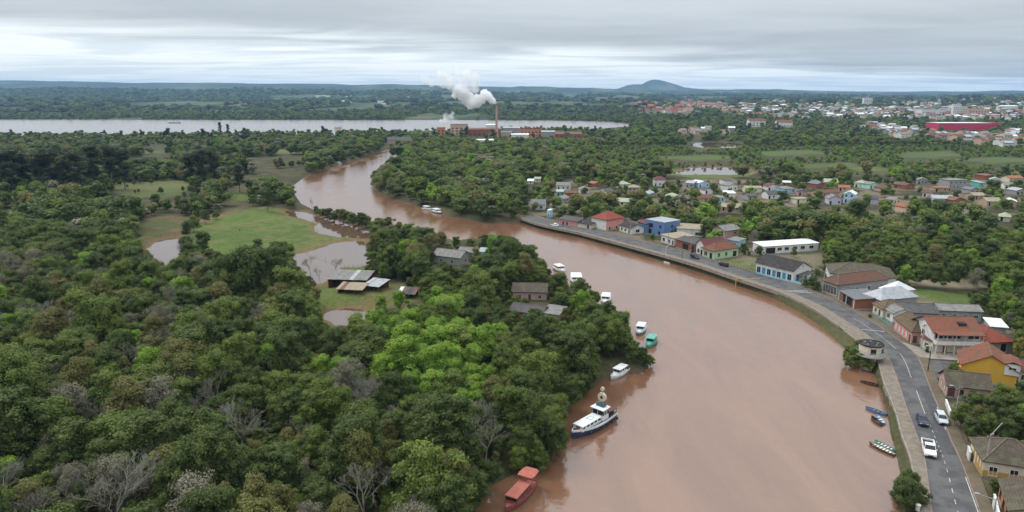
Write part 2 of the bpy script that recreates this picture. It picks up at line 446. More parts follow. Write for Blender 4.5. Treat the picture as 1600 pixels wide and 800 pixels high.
for poly in (town_w, street_w):
    w = (1 - sstep(-4, 8, sdist(fx, fy, poly))) * sstep(0.38, 0.6, n_a)
    gc = cmix(gc, (0.17, 0.135, 0.10), w * 0.8)
mud = (1 - sstep(0.5, 5.5, dpool + (n_c - 0.5) * 3)) * (fy < 700)
gc = cmix(gc, (0.165, 0.098, 0.056), mud * 0.75)
w = sstep(1500, 2100, fy)
pat = fbm(fx / 210, fy / 420, 41, 4); pat2 = fbm(fx / 90, fy / 160, 45, 3)
farc = cmix(np.tile(np.array([0.020, 0.032, 0.022]), (fx.size, 1)), (0.060, 0.085, 0.038), sstep(0.56, 0.62, pat))
farc = cmix(farc, (0.12, 0.105, 0.07), sstep(0.60, 0.66, pat2) * sstep(0.54, 0.6, pat))
gc = gc * (1 - w[:, None]) + farc * w[:, None]
nx, ny = len(gx), len(gy)
idx = np.arange(nx * ny).reshape(ny, nx)
quads = np.stack([idx[:-1, :-1], idx[:-1, 1:], idx[1:, 1:], idx[1:, :-1]], -1).reshape(-1, 4)
def np_mesh(name, v, f, mats, col=None, vals=None, smooth=False):
    """mesh from arrays: v (n,3), f (m,k)"""
    me = bpy.data.meshes.new(name)
    k = f.shape[1]
    me.vertices.add(len(v)); me.vertices.foreach_set('co', np.ascontiguousarray(v, np.float32).ravel())
    me.loops.add(f.size); me.loops.foreach_set('vertex_index', np.ascontiguousarray(f, np.int32).ravel())
    me.polygons.add(len(f)); me.polygons.foreach_set('loop_start', np.arange(0, f.size, k, dtype=np.int32))
    me.update(calc_edges=True)
    for mm in (mats if isinstance(mats, (list, tuple)) else [mats]): me.materials.append(mm)
    if col is not None:
        a = me.color_attributes.new('col', 'FLOAT_COLOR', 'POINT')
        a.data.foreach_set('color', np.concatenate([col, np.ones((len(col), 1))], 1).astype(np.float32).ravel())
    if vals is not None:
        a = me.attributes.new('v', 'FLOAT', 'POINT'); a.data.foreach_set('value', vals.astype(np.float32))
    if smooth: me.polygons.foreach_set('use_smooth', np.ones(len(f), bool))
    me.validate()
    return me
gm = bpy.data.materials.new('ground_cover')
nt, b = nodes_of(gm)
b.inputs['Roughness'].default_value = 0.95; b.inputs['Specular IOR Level'].default_value = 0.1
at = nt.nodes.new('ShaderNodeAttribute'); at.attribute_name = 'col'
geo = nt.nodes.new('ShaderNodeNewGeometry')
nn = nt.nodes.new('ShaderNodeTexNoise'); nn.inputs['Scale'].default_value = 0.9; nn.inputs['Detail'].default_value = 8; nn.inputs['Roughness'].default_value = 0.7
nt.links.new(geo.outputs['Position'], nn.inputs['Vector'])
mr = nt.nodes.new('ShaderNodeMapRange'); mr.inputs[1].default_value = 0.3; mr.inputs[2].default_value = 0.7; mr.inputs[3].default_value = 0.62; mr.inputs[4].default_value = 1.35
nt.links.new(nn.outputs[0], mr.inputs[0])
sc_ = nt.nodes.new('ShaderNodeVectorMath'); sc_.operation = 'SCALE'
nt.links.new(at.outputs['Color'], sc_.inputs[0]); nt.links.new(mr.outputs[0], sc_.inputs['Scale']); nt.links.new(sc_.outputs[0], b.inputs['Base Color'])
bp = nt.nodes.new('ShaderNodeBump'); bp.inputs['Strength'].default_value = 0.6; bp.inputs['Distance'].default_value = 0.25
nt.links.new(nn.outputs[0], bp.inputs['Height']); nt.links.new(bp.outputs[0], b.inputs['Normal'])
terrain = link('terrain', np_mesh('terrain', np.stack([fx, fy, gz], 1), quads, gm, col=gc, smooth=True))
tag(terrain, 'wooded flood plain rising to far blue hills', 'land', kind='structure')

# ------------------------------------------------------------------ water
wm = bpy.data.materials.new('muddy_water')
nt, b = nodes_of(wm)
N, L = nt.nodes.new, nt.links.new
geo = N('ShaderNodeNewGeometry')
mp = N('ShaderNodeMapping'); mp.inputs['Scale'].default_value = (0.06, 0.016, 0.05); mp.inputs['Rotation'].default_value = (0, 0, 0.35)
L(geo.outputs['Position'], mp.inputs[0])
nl = N('ShaderNodeTexNoise'); nl.inputs['Scale'].default_value = 1.6; nl.inputs['Detail'].default_value = 9; nl.inputs['Roughness'].default_value = 0.6; nl.inputs['Distortion'].default_value = 0.8
L(mp.outputs[0], nl.inputs['Vector'])
mc = N('ShaderNodeMix'); mc.data_type = 'RGBA'
mr = N('ShaderNodeMapRange'); mr.inputs[1].default_value = 0.35; mr.inputs[2].default_value = 0.65; L(nl.outputs[0], mr.inputs[0]); L(mr.outputs[0], mc.inputs[0])
mc.inputs[6].default_value = (0.158, 0.080, 0.047, 1); mc.inputs[7].default_value = (0.205, 0.104, 0.061, 1)
L(mc.outputs[2], b.inputs['Base Color'])
mrr = N('ShaderNodeMapRange'); mrr.inputs[1].default_value = 0.35; mrr.inputs[2].default_value = 0.7; mrr.inputs[3].default_value = 0.03; mrr.inputs[4].default_value = 0.26
L(nl.outputs[0], mrr.inputs[0]); L(mrr.outputs[0], b.inputs['Roughness'])
b.inputs['IOR'].default_value = 1.7; b.inputs['Specular IOR Level'].default_value = 0.8
mp2 = N('ShaderNodeMapping'); mp2.inputs['Scale'].default_value = (1, 0.6, 1); mp2.inputs['Rotation'].default_value = (0, 0, 0.35); L(geo.outputs['Position'], mp2.inputs[0])
nw = N('ShaderNodeTexNoise'); nw.inputs['Scale'].default_value = 0.55; nw.inputs['Detail'].default_value = 4; nw.inputs['Roughness'].default_value = 0.55
L(mp2.outputs[0], nw.inputs['Vector'])
bp = N('ShaderNodeBump'); bp.inputs['Strength'].default_value = 0.16; bp.inputs['Distance'].default_value = 0.5
L(nw.outputs[0], bp.inputs['Height']); L(bp.outputs[0], b.inputs['Normal'])
pm_ = bpy.data.materials.new('still_floodwater')
nt, b = nodes_of(pm_)
b.inputs['Base Color'].default_value = (0.115, 0.068, 0.046, 1); b.inputs['Roughness'].default_value = 0.03; b.inputs['IOR'].default_value = 2.0
N, L = nt.nodes.new, nt.links.new
geo = N('ShaderNodeNewGeometry'); nw = N('ShaderNodeTexNoise'); nw.inputs['Scale'].default_value = 1.2; nw.inputs['Detail'].default_value = 3
L(geo.outputs['Position'], nw.inputs['Vector']); bp = N('ShaderNodeBump'); bp.inputs['Strength'].default_value = 0.02; bp.inputs['Distance'].default_value = 0.3
L(nw.outputs[0], bp.inputs['Height']); L(bp.outputs[0], b.inputs['Normal'])
def sheet(name, x0, x1, y0, y1, z, m):
    q = MB(); q.face([(x0, y0, z), (x1, y0, z), (x1, y1, z), (x0, y1, z)])
    return q.build(name, m)
tag(sheet('river_water', -600, 700, -340, 980, 0.0, wm), 'wide muddy brown river in flood', 'river', kind='structure')
lm_ = mat('lake_surface', (0.20, 0.175, 0.16), 0.22, 0.08, 0.01, spec=0.8, coord='Object'); lm_.node_tree.nodes['Principled BSDF'].inputs['IOR'].default_value = 1.5
tag(sheet('lake_water', -3600, 900, 981, 2250, 0.0, lm_), 'pale broad river far behind the factory', 'lake', kind='structure')

for poly, gr, nm, lab in ((pool_main, 1.1, 'flood_pool', 'silvery flood pool beside the tin sheds'), (pool_strip, 1.05, 'flood_pool', 'brown flooded strip along the meadow'), (pool_small, 1.2, 'flood_pool', 'small flood pool below the sheds'), (puddle, 1.25, 'flood_pool', 'sky-reflecting puddle among the trees'), (pond_a, 1.1, 'pond', 'pale pond behind the village'), (pond_b, 1.1, 'pond', 'far pond before the town')):
    c_ = poly.mean(0); q = MB(); q.face([(c_[0] + (p[0] - c_[0]) * gr, c_[1] + (p[1] - c_[1]) * gr, .02) for p in poly][::-1])
    tag(q.build(nm, pm_), lab, 'pool', kind='structure')
# ------------------------------------------------------------------ road, promenade, bank
def strip(name, A, B, m, parent=None, dz=0.0, sub=1):
    q = MB()
    for i in range(len(A) - 1):
        for k in range(sub):
            t0, t1 = k / sub, (k + 1) / sub
            f = lambda a, b_, t: (a[0] + (b_[0] - a[0]) * t, a[1] + (b_[1] - a[1]) * t, a[2] + (b_[2] - a[2]) * t + dz)
            q.face([f(A[i], B[i], t0), f(A[i], B[i], t1), f(A[i + 1], B[i + 1], t1), f(A[i + 1], B[i + 1], t0)])
    return q.build(name, m, parent)
def wall_strip(name, A, B, z0, z1, m, parent=None):
    """a low solid band between two lines, from height z0 to z1"""
    q = MB()
    f = lambda p, z: (p[0], p[1], z)
    for i in range(len(A) - 1):
        a, b_, c, d = A[i], B[i], A[i + 1], B[i + 1]
        q.face([f(a, z1), f(b_, z1), f(d, z1), f(c, z1)])
        q.face([f(a, z0), f(a, z1), f(c, z1), f(c, z0)])
        q.face([f(b_, z1), f(b_, z0), f(d, z0), f(d, z1)])
    a, b_ = A[0], B[0]; q.face([f(a, z0), f(b_, z0), f(b_, z1), f(a, z1)])
    a, b_ = A[-1], B[-1]; q.face([f(b_, z0), f(a, z0), f(a, z1), f(b_, z1)])
    return q.build(name, m, parent)
def lerp_line(A, B, t): return [Vector(a).lerp(Vector(b_), t) for a, b_ in zip(A, B)]
def offset(A, B, d):
    """line A moved by d metres towards B"""
    out = []
    for a, b_ in zip(A, B):
        v = Vector(b_) - Vector(a); v.z = 0
        out.append(Vector(a) + v.normalized() * d)
    return out
asphalt = mat('asphalt', (0.070, 0.069, 0.071), 0.9, col2=(0.108, 0.104, 0.102), scale=0.35, bump=0.3, bscale=14, mixr=(.42, .58))
asphalt_new = mat('asphalt_patch', (0.058, 0.057, 0.060), 0.9, col2=(0.08, 0.078, 0.08), scale=0.5)
concrete = mat('concrete', (0.30, 0.26, 0.215), 0.9, col2=(0.20, 0.17, 0.14), scale=0.6, bump=0.2)
paving = mat('promenade_paving', (0.225, 0.18, 0.145), 0.9, col2=(0.14, 0.12, 0.09), scale=0.8, bump=0.2)
kerbm = mat('kerb_concrete', (0.27, 0.21, 0.18), 0.9, col2=(0.18, 0.13, 0.11), scale=0.9)
dirt = mat('trodden_earth', (0.15, 0.105, 0.078), 0.95, col2=(0.095, 0.088, 0.05), scale=0.7, bump=0.4)
grassm = mat('bank_grass', (0.050, 0.062, 0.020), 0.95, col2=(0.105, 0.088, 0.045), scale=0.8, bump=0.8, bscale=6)
whitep = mat('road_paint', (0.62, 0.60, 0.55), 0.8, col2=(0.32, 0.31, 0.29), scale=1.2)
road = strip('road', RL, RR, asphalt)
tag(road, 'grey asphalt riverside road', 'road', kind='structure')
prom_in = offset(RL, RO, 0.22)
prom = strip('promenade', RO, prom_in, paving, dz=0.10)
tag(prom, 'beige paved promenade between road and river', 'promenade', kind='structure')
wall_strip('kerb', prom_in, RL, 1.9, ROAD_Z + 0.12, kerbm, prom)
ro_in = offset(RO, RL, 0.25)
tag(wall_strip('parapet', RO[44:], ro_in[44:], 1.5, ROAD_Z + 0.42, concrete), 'low pale parapet along the far riverside road', 'parapet', kind='structure')
wall_strip('edge_stone', RO[:44], ro_in[:44], 1.2, ROAD_Z + 0.16, concrete, prom)
bank_in = [Vector((a[0], a[1], ROAD_Z - 0.15)) for a in offset(RO, RL, 0.1)]
RWd = [Vector((w_[0] - (o_[0] - w_[0]) * 0.25, w_[1] - (o_[1] - w_[1]) * 0.25, -0.6)) for w_, o_ in zip(RW, RO)]
mid = lerp_line(RWd, bank_in, 0.45)
rb = random.Random(5)
mid = [m_ + Vector((rb.uniform(-.25, .25), rb.uniform(-.25, .25), rb.uniform(-.05, .25))) for m_ in mid]
q = MB()
for A_, B_ in ((RWd, mid), (mid, bank_in)):
    for i in range(len(A_) - 1):
        q.face([A_[i], B_[i], B_[i + 1], A_[i + 1]])
tag(q.build('river_bank', grassm), 'steep grassy bank below the promenade', 'bank', kind='structure')
# land-side kerb and earth footway
k_out = offset(RR, RL, -0.2); foot = offset(RR, RL, -2.3)
side = strip('footway', k_out, foot, dirt, dz=0.08)
tag(side, 'earth footway beside the road houses', 'footway', kind='structure')
wall_strip('kerb', RR, k_out, 1.9, ROAD_Z + 0.11, kerbm, side)
# centre line, edge line, a dark patch of newer asphalt, crossing bars
def sample(A, B, t, i):
    j = int(i); f = i - j; j = min(j, len(A) - 2)
    return (A[j].lerp(B[j], t)).lerp(A[j + 1].lerp(B[j + 1], t), f)
def run(t0, t1, i0, i1, name, m, dz, n=6, parent=road):
    q = MB()
    for k in range(n):
        a, b_ = i0 + (i1 - i0) * k / n, i0 + (i1 - i0) * (k + 1) / n
        q.face([sample(RL, RR, t0, a) + Vector((0, 0, dz)), sample(RL, RR, t1, a) + Vector((0, 0, dz)), sample(RL, RR, t1, b_) + Vector((0, 0, dz)), sample(RL, RR, t0, b_) + Vector((0, 0, dz))])
    return q.build(name, m, parent)
i = 0.5
while i < 17.0:
    run(0.535, 0.552, i, i + 0.42, 'centre_dash', whitep, 0.008, 2); i += 1.02
run(0.50, 0.517, 18.6, 23.5, 'centre_line', whitep, 0.008, 10)
run(0.49, 0.505, 26.0, 31.5, 'centre_line', whitep, 0.008, 10)
run(0.49, 0.503, 33.0, 46.0, 'centre_line', whitep, 0.008, 20)
run(0.965, 0.985, 1.0, 8.2, 'edge_line', whitep, 0.008, 14)
run(0.965, 0.985, 16.5, 20.5, 'edge_line', whitep, 0.008, 8)
run(0.70, 0.97, 11.2, 24.5, 'asphalt_patch', asphalt_new, 0.004, 20)
for i in (40.4, 56.2, 56.9):
    run(0.08, 0.92, i, i + 0.16, 'crossing_bar', whitep, 0.009, 2)
# side street and forecourt at the junction
q = MB(); q.face([P(1433,560.5,2.29), P(1452,601,2.29), P(1462,592,2.29), P(1530,580,2.29), P(1560,571,2.29), P(1452,562,2.29)])
tag(q.build('side_street', asphalt), 'short side street turning off at the lamp post', 'street', kind='structure')
q = MB()
poly_ = [P(1409,535,2.3), P(1422,546,2.3), P(1437,559,2.3), P(1452,561,2.3), P(1500,564,2.3), P(1560,566,2.3), P(1560,552,2.3), P(1450,548,2.3)]
q.prism([(p.x, p.y, 2.0) for p in poly_], [(p.x, p.y, 2.46) for p in poly_])
tag(q.build('forecourt', concrete), 'pale raised forecourt in front of the balcony house', 'pavement', kind='structure')
# ------------------------------------------------------------------ buildings
RECTS, FOOT = [], []        # where buildings show and stand: kept clear of trees
glass = mat('window_glass', (0.016, 0.019, 0.023), 0.15, 0.3, 0.5, spec=0.5)
frame_w = mat('frame_white', (0.62, 0.60, 0.56), 0.7, 0.1)
frame_b = mat('frame_brown', (0.12, 0.065, 0.04), 0.7, 0.2)
wood_d = mat('door_wood', (0.10, 0.055, 0.035), 0.7, 0.3)
blue_d = mat('door_blue', (0.06, 0.22, 0.36), 0.6, 0.15)
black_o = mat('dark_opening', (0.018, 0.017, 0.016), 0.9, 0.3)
steel = mat('galvanised_steel', (0.34, 0.35, 0.36), 0.55, 0.15, metal=0.3)
W = {k: wall_mat('plaster_' + k, c, s) for k, c, s in (
    ('white', (0.66, 0.65, 0.62), .35), ('cream', (0.62, 0.56, 0.43), .32), ('pink', (0.58, 0.26, 0.225), .22), ('rose', (0.47, 0.30, 0.26), .4),
    ('blue', (0.11, 0.20, 0.38), .28), ('paleblue', (0.40, 0.60, 0.74), .2), ('sky', (0.30, 0.50, 0.62), .25), ('green', (0.42, 0.56, 0.34), .25),
    ('mint', (0.36, 0.62, 0.52), .25), ('teal', (0.10, 0.42, 0.38), .25), ('yellow', (0.66, 0.38, 0.045), .22), ('ochre', (0.42, 0.26, 0.08), .35),
    ('orange', (0.50, 0.21, 0.095), .35), ('lilac', (0.50, 0.47, 0.60), .25), ('peach', (0.60, 0.40, 0.29), .3), ('grey', (0.30, 0.30, 0.295), .3), ('purple', (0.30, 0.22, 0.34), .3))}
W['brick'] = mat('raw_brick', (0.30, 0.115, 0.065), 0.9, col2=(0.22, 0.085, 0.05), scale=2.5)
W['tan'] = wall_mat('plaster_tan', (0.42, 0.30, 0.19), .3)
R = {
    'red': tile_mat('tile_red', (0.33, 0.075, 0.045), (0.26, 0.06, 0.038), (0.17, 0.06, 0.045)),
    'terra': tile_mat('tile_terracotta', (0.27, 0.095, 0.055), (0.20, 0.075, 0.05), (0.12, 0.075, 0.055)),
    'brown': tile_mat('tile_brown', (0.20, 0.095, 0.062), (0.15, 0.075, 0.052), (0.10, 0.07, 0.052)),
    'mossy': tile_mat('tile_mossy', (0.115, 0.088, 0.068), (0.085, 0.068, 0.055), (0.105, 0.105, 0.062)),
    'olive': tile_mat('tile_olive', (0.19, 0.135, 0.075), (0.14, 0.10, 0.062), (0.11, 0.088, 0.06)),
    'maroon': tile_mat('tile_maroon', (0.20, 0.062, 0.07), (0.15, 0.05, 0.055), (0.13, 0.06, 0.06)),
    'dark': tile_mat('tile_dark', (0.052, 0.046, 0.048), (0.038, 0.034, 0.036), (0.062, 0.055, 0.05)),
    'slate': sheet_mat('sheet_slate', (0.105, 0.115, 0.125), (0.14, 0.15, 0.16)),
    'zinc': sheet_mat('sheet_zinc', (0.28, 0.29, 0.31), (0.40, 0.41, 0.43), 0.45, 0.2),
    'white': sheet_mat('sheet_white', (0.70, 0.71, 0.71), (0.60, 0.61, 0.61), 0.5),
    'asbestos': sheet_mat('sheet_fibre_cement', (0.235, 0.225, 0.21), (0.15, 0.145, 0.135), 0.9),
    'darkasb': sheet_mat('sheet_sooty', (0.10, 0.094, 0.092), (0.065, 0.06, 0.058), 0.9),
    'beige': sheet_mat('sheet_beige', (0.33, 0.28, 0.20), (0.24, 0.20, 0.145), 0.9),
    'palegreen': sheet_mat('sheet_palegreen', (0.36, 0.40, 0.29), (0.28, 0.31, 0.22), 0.9),
    'rust': sheet_mat('sheet_rust', (0.20, 0.105, 0.07), (0.13, 0.07, 0.05), 0.85),
    'orange': tile_mat('tile_orange', (0.40, 0.16, 0.08), (0.33, 0.13, 0.07), (0.24, 0.12, 0.08)),
}
ridgem = mat('ridge_mortar', (0.20, 0.145, 0.11), 0.9, col2=(0.11, 0.085, 0.07), scale=1.5)
_wc = {}
def win_mesh(w, h, kind, fm):
    k = (round(w, 2), round(h, 2), kind, fm.name)
    if k not in _wc:
        a, b_ = MB(), MB()
        t = min(0.09, w * 0.12)
        for x0, x1, z0, z1 in ((-w/2-t, w/2+t, h, h+t), (-w/2-t, -w/2, 0, h), (w/2, w/2+t, 0, h)): a.box(x0, x1, -0.07, 0.0, z0, z1)
        if kind == 'w':
            a.box(-w/2-t*1.6, w/2+t*1.6, -0.13, 0.0, -t, 0); a.box(-0.03, 0.03, -0.055, -0.022, 0, h)
        b_.box(-w/2, w/2, -0.02, 0.02, 0, h)
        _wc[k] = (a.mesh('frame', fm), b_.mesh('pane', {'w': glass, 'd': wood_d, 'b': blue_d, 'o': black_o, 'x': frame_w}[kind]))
    return _wc[k]
_ws = {}
def win_small(w, h, fm):
    k = (round(w, 1), round(h, 1), fm.name)
    if k not in _ws:
        a = MB(); a.box(-w/2-.1, w/2+.1, -0.06, 0, -.1, h+.1, 0); a.box(-w/2, w/2, -0.075, -0.061, 0, h, 1)
        _ws[k] = a.mesh('window', [fm, glass])
    return _ws[k]
def roof_mb(kind, w, d, h, rh, o, ridge='x'):
    """thick roof over a w x d block whose walls end at h; UVs in metres along the slope"""
    q = MB(); t = 0.14
    def slab(p, mi=0):
        n = (Vector(p[1]) - Vector(p[0])).cross(Vector(p[-1]) - Vector(p[0])).normalized()
        if n.z < 0: p = p[::-1]; n = -n
        p = [Vector(k) for k in p]
        e = (p[1] - p[0]).normalized(); s_ = n.cross(e)
        uv = [((k - p[0]).dot(e), (k - p[0]).dot(s_)) for k in p]
        q.face(p, mi, uv)
        lo = [k - Vector((0, 0, t)) for k in p]
        q.face(lo[::-1], mi, uv[::-1])
        for i in range(len(p)):
            j = (i + 1) % len(p)
            q.face([lo[i], lo[j], p[j], p[i]], mi)
    if kind == 'mono':
        s_ = rh / d
        slab([(-w/2-o, -d/2-o, h - s_*o + t), (w/2+o, -d/2-o, h - s_*o + t), (w/2+o, d/2+o, h + rh + s_*o + t), (-w/2-o, d/2+o, h + rh + s_*o + t)])
    elif kind == 'flat':
        slab([(-w/2-o, -d/2-o, h + t), (w/2+o, -d/2-o, h + t), (w/2+o, d/2+o, h + t), (-w/2-o, d/2+o, h + t)])
    elif kind == 'gable':
        if ridge == 'x':
            s_ = rh / (d / 2); zl = h - s_*o + t; zt = h + rh + t
            slab([(-w/2-o, -d/2-o, zl), (w/2+o, -d/2-o, zl), (w/2+o, 0, zt), (-w/2-o, 0, zt)])
            slab([(w/2+o, d/2+o, zl), (-w/2-o, d/2+o, zl), (-w/2-o, 0, zt), (w/2+o, 0, zt)])
        else:
            s_ = rh / (w / 2); zl = h - s_*o + t; zt = h + rh + t
            slab([(-w/2-o, d/2+o, zl), (-w/2-o, -d/2-o, zl), (0, -d/2-o, zt), (0, d/2+o, zt)])
            slab([(w/2+o, -d/2-o, zl), (w/2+o, d/2+o, zl), (0, d/2+o, zt), (0, -d/2-o, zt)])
    else:
        a, b_ = w/2 + o, d/2 + o
        s_ = rh / (min(w, d) / 2); zl = h - s_*o*0.5 + t; zt = h + rh + t
        if kind == 'pyramid': r1 = r2 = 0
        elif w >= d: r1, r2 = w/2 - d/2, 0
        else: r1, r2 = 0, d/2 - w/2
        E = [(-a, -b_, zl), (a, -b_, zl), (a, b_, zl), (-a, b_, zl)]
        T = [(-r1, -r2, zt), (r1, -r2, zt), (r1, r2, zt), (-r1, r2, zt)]
        for i in range(4):
            j = (i + 1) % 4
            p = [E[i], E[j], T[j], T[i]]
            if (Vector(T[i]) - Vector(T[j])).length < 0.02: p = p[:3]
            slab(p)
    return q
def frame_of(A, B, C=None, depth=None, z=2.05):
    pa, pb = P(*A, z), P(*B, z)
    e = (pb - pa); w = e.length; e.normalize(); nrm = Vector((-e.y, e.x, 0))
    if C is not None: depth = abs((P(*C, z) - pb).dot(nrm))
    c = pa + e * w / 2 + nrm * depth / 2
    return c, w, depth, math.atan2(e.y, e.x)
def register(c, w, d, rot, h, pad=0.0):
    xs, ys = [], []
    for sx in (-1, 1):
        for sy in (-1, 1):
            p = c + Matrix.Rotation(rot, 3, 'Z') @ Vector((sx * w / 2, sy * d / 2, 0))
            for zz in (0, h):
                a, b_, dep = proj(p.x, p.y, p.z + zz); xs.append(a); ys.append(b_)
    RECTS.append((min(xs) - pad, min(ys) - pad, max(xs) + pad, max(ys) + pad, proj(c.x, c.y, c.z)[2]))
    FOOT.append((c.x, c.y, math.hypot(w, d) / 2 * 0.85 + 1.0))
def house(name, label, A, B, C=None, depth=None, h=3.0, roof='gable', rh=1.8, ridge='x', wall='white', rm='terra', wins=(), fm=None, o=0.4, z=2.05, cat='house', group=None, small=False, base=True):
    c, w, d, rot = frame_of(A, B, C, depth, z)
    t = thing(name, label, cat, c, rot, group)
    q = MB()
    q.prism([(-w/2, -d/2, -0.5), (w/2, -d/2, -0.5), (w/2, d/2, -0.5), (-w/2, d/2, -0.5)], [(-w/2, -d/2, h), (w/2, -d/2, h), (w/2, d/2, h), (-w/2, d/2, h)])
    if roof == 'gable':
        if ridge == 'x':
            for x in (-w/2, w/2): q.face([(x, -d/2, h), (x, d/2, h), (x, 0, h + rh)])
        else:
            for y in (-d/2, d/2): q.face([(-w/2, y, h), (w/2, y, h), (0, y, h + rh)])
    if roof == 'mono':
        for x in (-w/2, w/2): q.face([(x, -d/2, h), (x, d/2, h), (x, d/2, h + rh)])
        q.face([(-w/2, d/2, h), (w/2, d/2, h), (w/2, d/2, h + rh), (-w/2, d/2, h + rh)])
    q.build('wall', W[wall], t)
    if base and not small:
        b_ = MB(); b_.box(-w/2-.04, w/2+.04, -d/2-.04, d/2+.04, -0.5, 0.35); b_.build('plinth', W['grey'], t)
    ro = roof_mb(roof, w, d, h, rh, o, ridge).build('roof', R[rm], t)
    if not small and roof in ('gable', 'hip', 'pyramid') and rm not in ('white', 'zinc'):
        zt = h + rh + .16
        if roof == 'gable': lines = [((-w/2 - o, 0, zt), (w/2 + o, 0, zt))] if ridge == 'x' else [((0, -d/2 - o, zt), (0, d/2 + o, zt))]
        else:
            s_ = rh / (min(w, d) / 2); zl = h - s_*o*.5 + .16; r1, r2 = max(0, w/2 - d/2), max(0, d/2 - w/2)
            lines = [((-r1, -r2, zt), (r1, r2, zt))] + [((sx * (w/2 + o), sy * (d/2 + o), zl), (sx * r1, sy * r2, zt)) for sx in (-1, 1) for sy in (-1, 1)]
        for a_, b_ in lines:
            if (Vector(a_) - Vector(b_)).length > .3:
                q = MB(); q.tube(a_, b_, .13, .13, 5); q.build('ridge_tiles', ridgem, ro)
    fm = fm or frame_w
    for (face, u, z0, ww, hh, kind) in wins:
        if face == 'f': loc, r = (-w/2 + u * w, -d/2, z0), 0
        elif face == 'r': loc, r = (w/2, -d/2 + u * d, z0), PI/2
        elif face == 'l': loc, r = (-w/2, d/2 - u * d, z0), -PI/2
        else: loc, r = (w/2 - u * w, d/2, z0), PI
        if small:
            link('door' if kind in 'db' else 'window', win_small(ww, hh, fm), t, loc, r)
        else:
            fr, pn = win_mesh(ww, hh, kind, fm)
            o_ = link({'w': 'window', 'd': 'door', 'b': 'door', 'o': 'opening', 'x': 'shutter'}[kind], fr, t, loc, r)
            link('pane' if kind == 'w' else 'panel', pn, o_)
    register(c, w, d, rot, h + rh * 0.8)
    return t, w, d, h
def row(face, n, z0, ww, hh, kind='w', a=0.0, b=1.0): return [(face, a + (b - a) * (k + 0.5) / n, z0, ww, hh, kind) for k in range(n)]

# --- along the road, from the near end
house('orange_house', 'orange house with mossy tile roof at the lower corner by the road', (1559, 778), (1573, 826), depth=8.5, h=3.1, roof='gable', ridge='x', rh=1.9, wall='orange', rm='mossy',
      wins=row('f', 3, .9, .9, 1.4) + row('r', 2, .9, 1.0, 1.3), fm=frame_b)
t, w, d, h = house('low_hip_house', 'old cream house with large mossy hip roof and tall yellow openings', (1514, 713), (1533, 747), (1612, 735), h=3.3, roof='hip', rh=2.6, wall='cream', rm='mossy',
      wins=row('r', 3, .8, 1.1, 1.5))
for k in range(4):
    q = MB(); q.box(-.32, .32, -.05, 0, 0, 2.5); q.build('shutter', W['ochre'], t, (-w/2 + w * (.30 + .2 * k), -d/2 - .003, .1))
q = MB(); q.box(.02, w/2 - .02, -.02, 0, 0, 1.25); q.build('yellow_dado', W['ochre'], t, (0, -d/2 - .01, .05), 0)
q = MB(); q.box(-d/2 + .1, d/2 - .1, -.03, 0, 0, 1.5); q.build('yellow_dado', W['ochre'], t, (w/2 + .01, 0, .05), PI/2)
house('mossy_cottage', 'small pale cottage with moss-green tile roof below the yellow house', (1478, 621), (1546, 629), depth=6.2, h=2.9, roof='gable', ridge='x', rh=2.0, wall='rose', rm='mossy',
      wins=[('f', .1, .05, 1.1, 2.1, 'd'), ('f', .32, .9, .95, 1.1, 'w'), ('f', .6, .9, .95, 1.1, 'w'), ('l', .3, .9, .9, 1.2, 'x'), ('l', .7, .9, .9, 1.2, 'x')], fm=frame_b)
t, w, d, h = house('yellow_house', 'bright yellow gabled house with red tile roof at the junction', (1500, 594), (1586, 608), depth=9.0, h=3.9, roof='gable', ridge='y', rh=2.9, wall='yellow', rm='terra',
      wins=[('f', .42, 1.3, .9, .9, 'w'), ('l', .3, .9, 1, 1.3, 'w'), ('l', .7, .9, 1, 1.3, 'w')], o=.5)
q = MB(); q.box(-1.35, 1.35, -.5, 4.5, 0, 2.5); q.build('dormer', W['white'], t, (w/2 - 1.1, -d/2 + .2, 3.0))
roof_mb('gable', 2.7, 5.0, 2.5, .55, .25, 'y').build('dormer_roof', R['terra'], t, (w/2 - 1.1, -d/2 + 2.2, 3.0))
fr, pn = win_mesh(1.3, .45, 'w', frame_w); o_ = link('window', fr, t, (w/2 - 1.1, -d/2 - .301, 4.3)); link('pane', pn, o_)
house('red_roof_annex', 'white annex with red roof just beside the yellow house', (1590, 598), (1622, 603), depth=6, h=2.9, roof='gable', ridge='x', rh=1.5, wall='white', rm='maroon', wins=row('f', 2, .9, .9, 1.1))

# two-storey house with a long balcony
t, w, d, h = house('balcony_house', 'two-storey white house with red tile roof and long balcony', (1455.5, 552), (1527, 553.5), depth=9.5, h=5.7, roof='gable', ridge='x', rh=2.3, wall='white', rm='terra', o=.7,
      wins=[('f', .10, .15, 1.5, 2.0, 'x'), ('f', .27, .1, .9, 2.1, 'd'), ('f', .42, .15, 1.9, 2.0, 'x'), ('f', .86, .05, 2.2, 2.3, 'o'), ('l', .5, 3.3, 1.2, 1.3, 'w'), ('r', .5, 3.3, 1.2, 1.3, 'w')])
for u0, u1 in ((.02, .19), (.22, .39), (.42, .58), (.74, .98)):
    q = MB(); q.box(0, (u1 - u0) * w, -.03, .02, 0, 1.35); o_ = q.build('window', glass, t, (-w/2 + u0 * w, -d/2 - .02, 3.95))
    for f_ in (0, .5, 1):
        q = MB(); q.box((u1 - u0) * w * f_ - .04, (u1 - u0) * w * f_ + .04, -.07, -.031, 0, 1.35); q.build('mullion', frame_w, o_)
q = MB(); q.box(-w/2 - .1, w/2 + .1, -1.6, -.005, 2.62, 2.82); q.build('balcony_slab', W['rose'], t, (0, -d/2, 0))
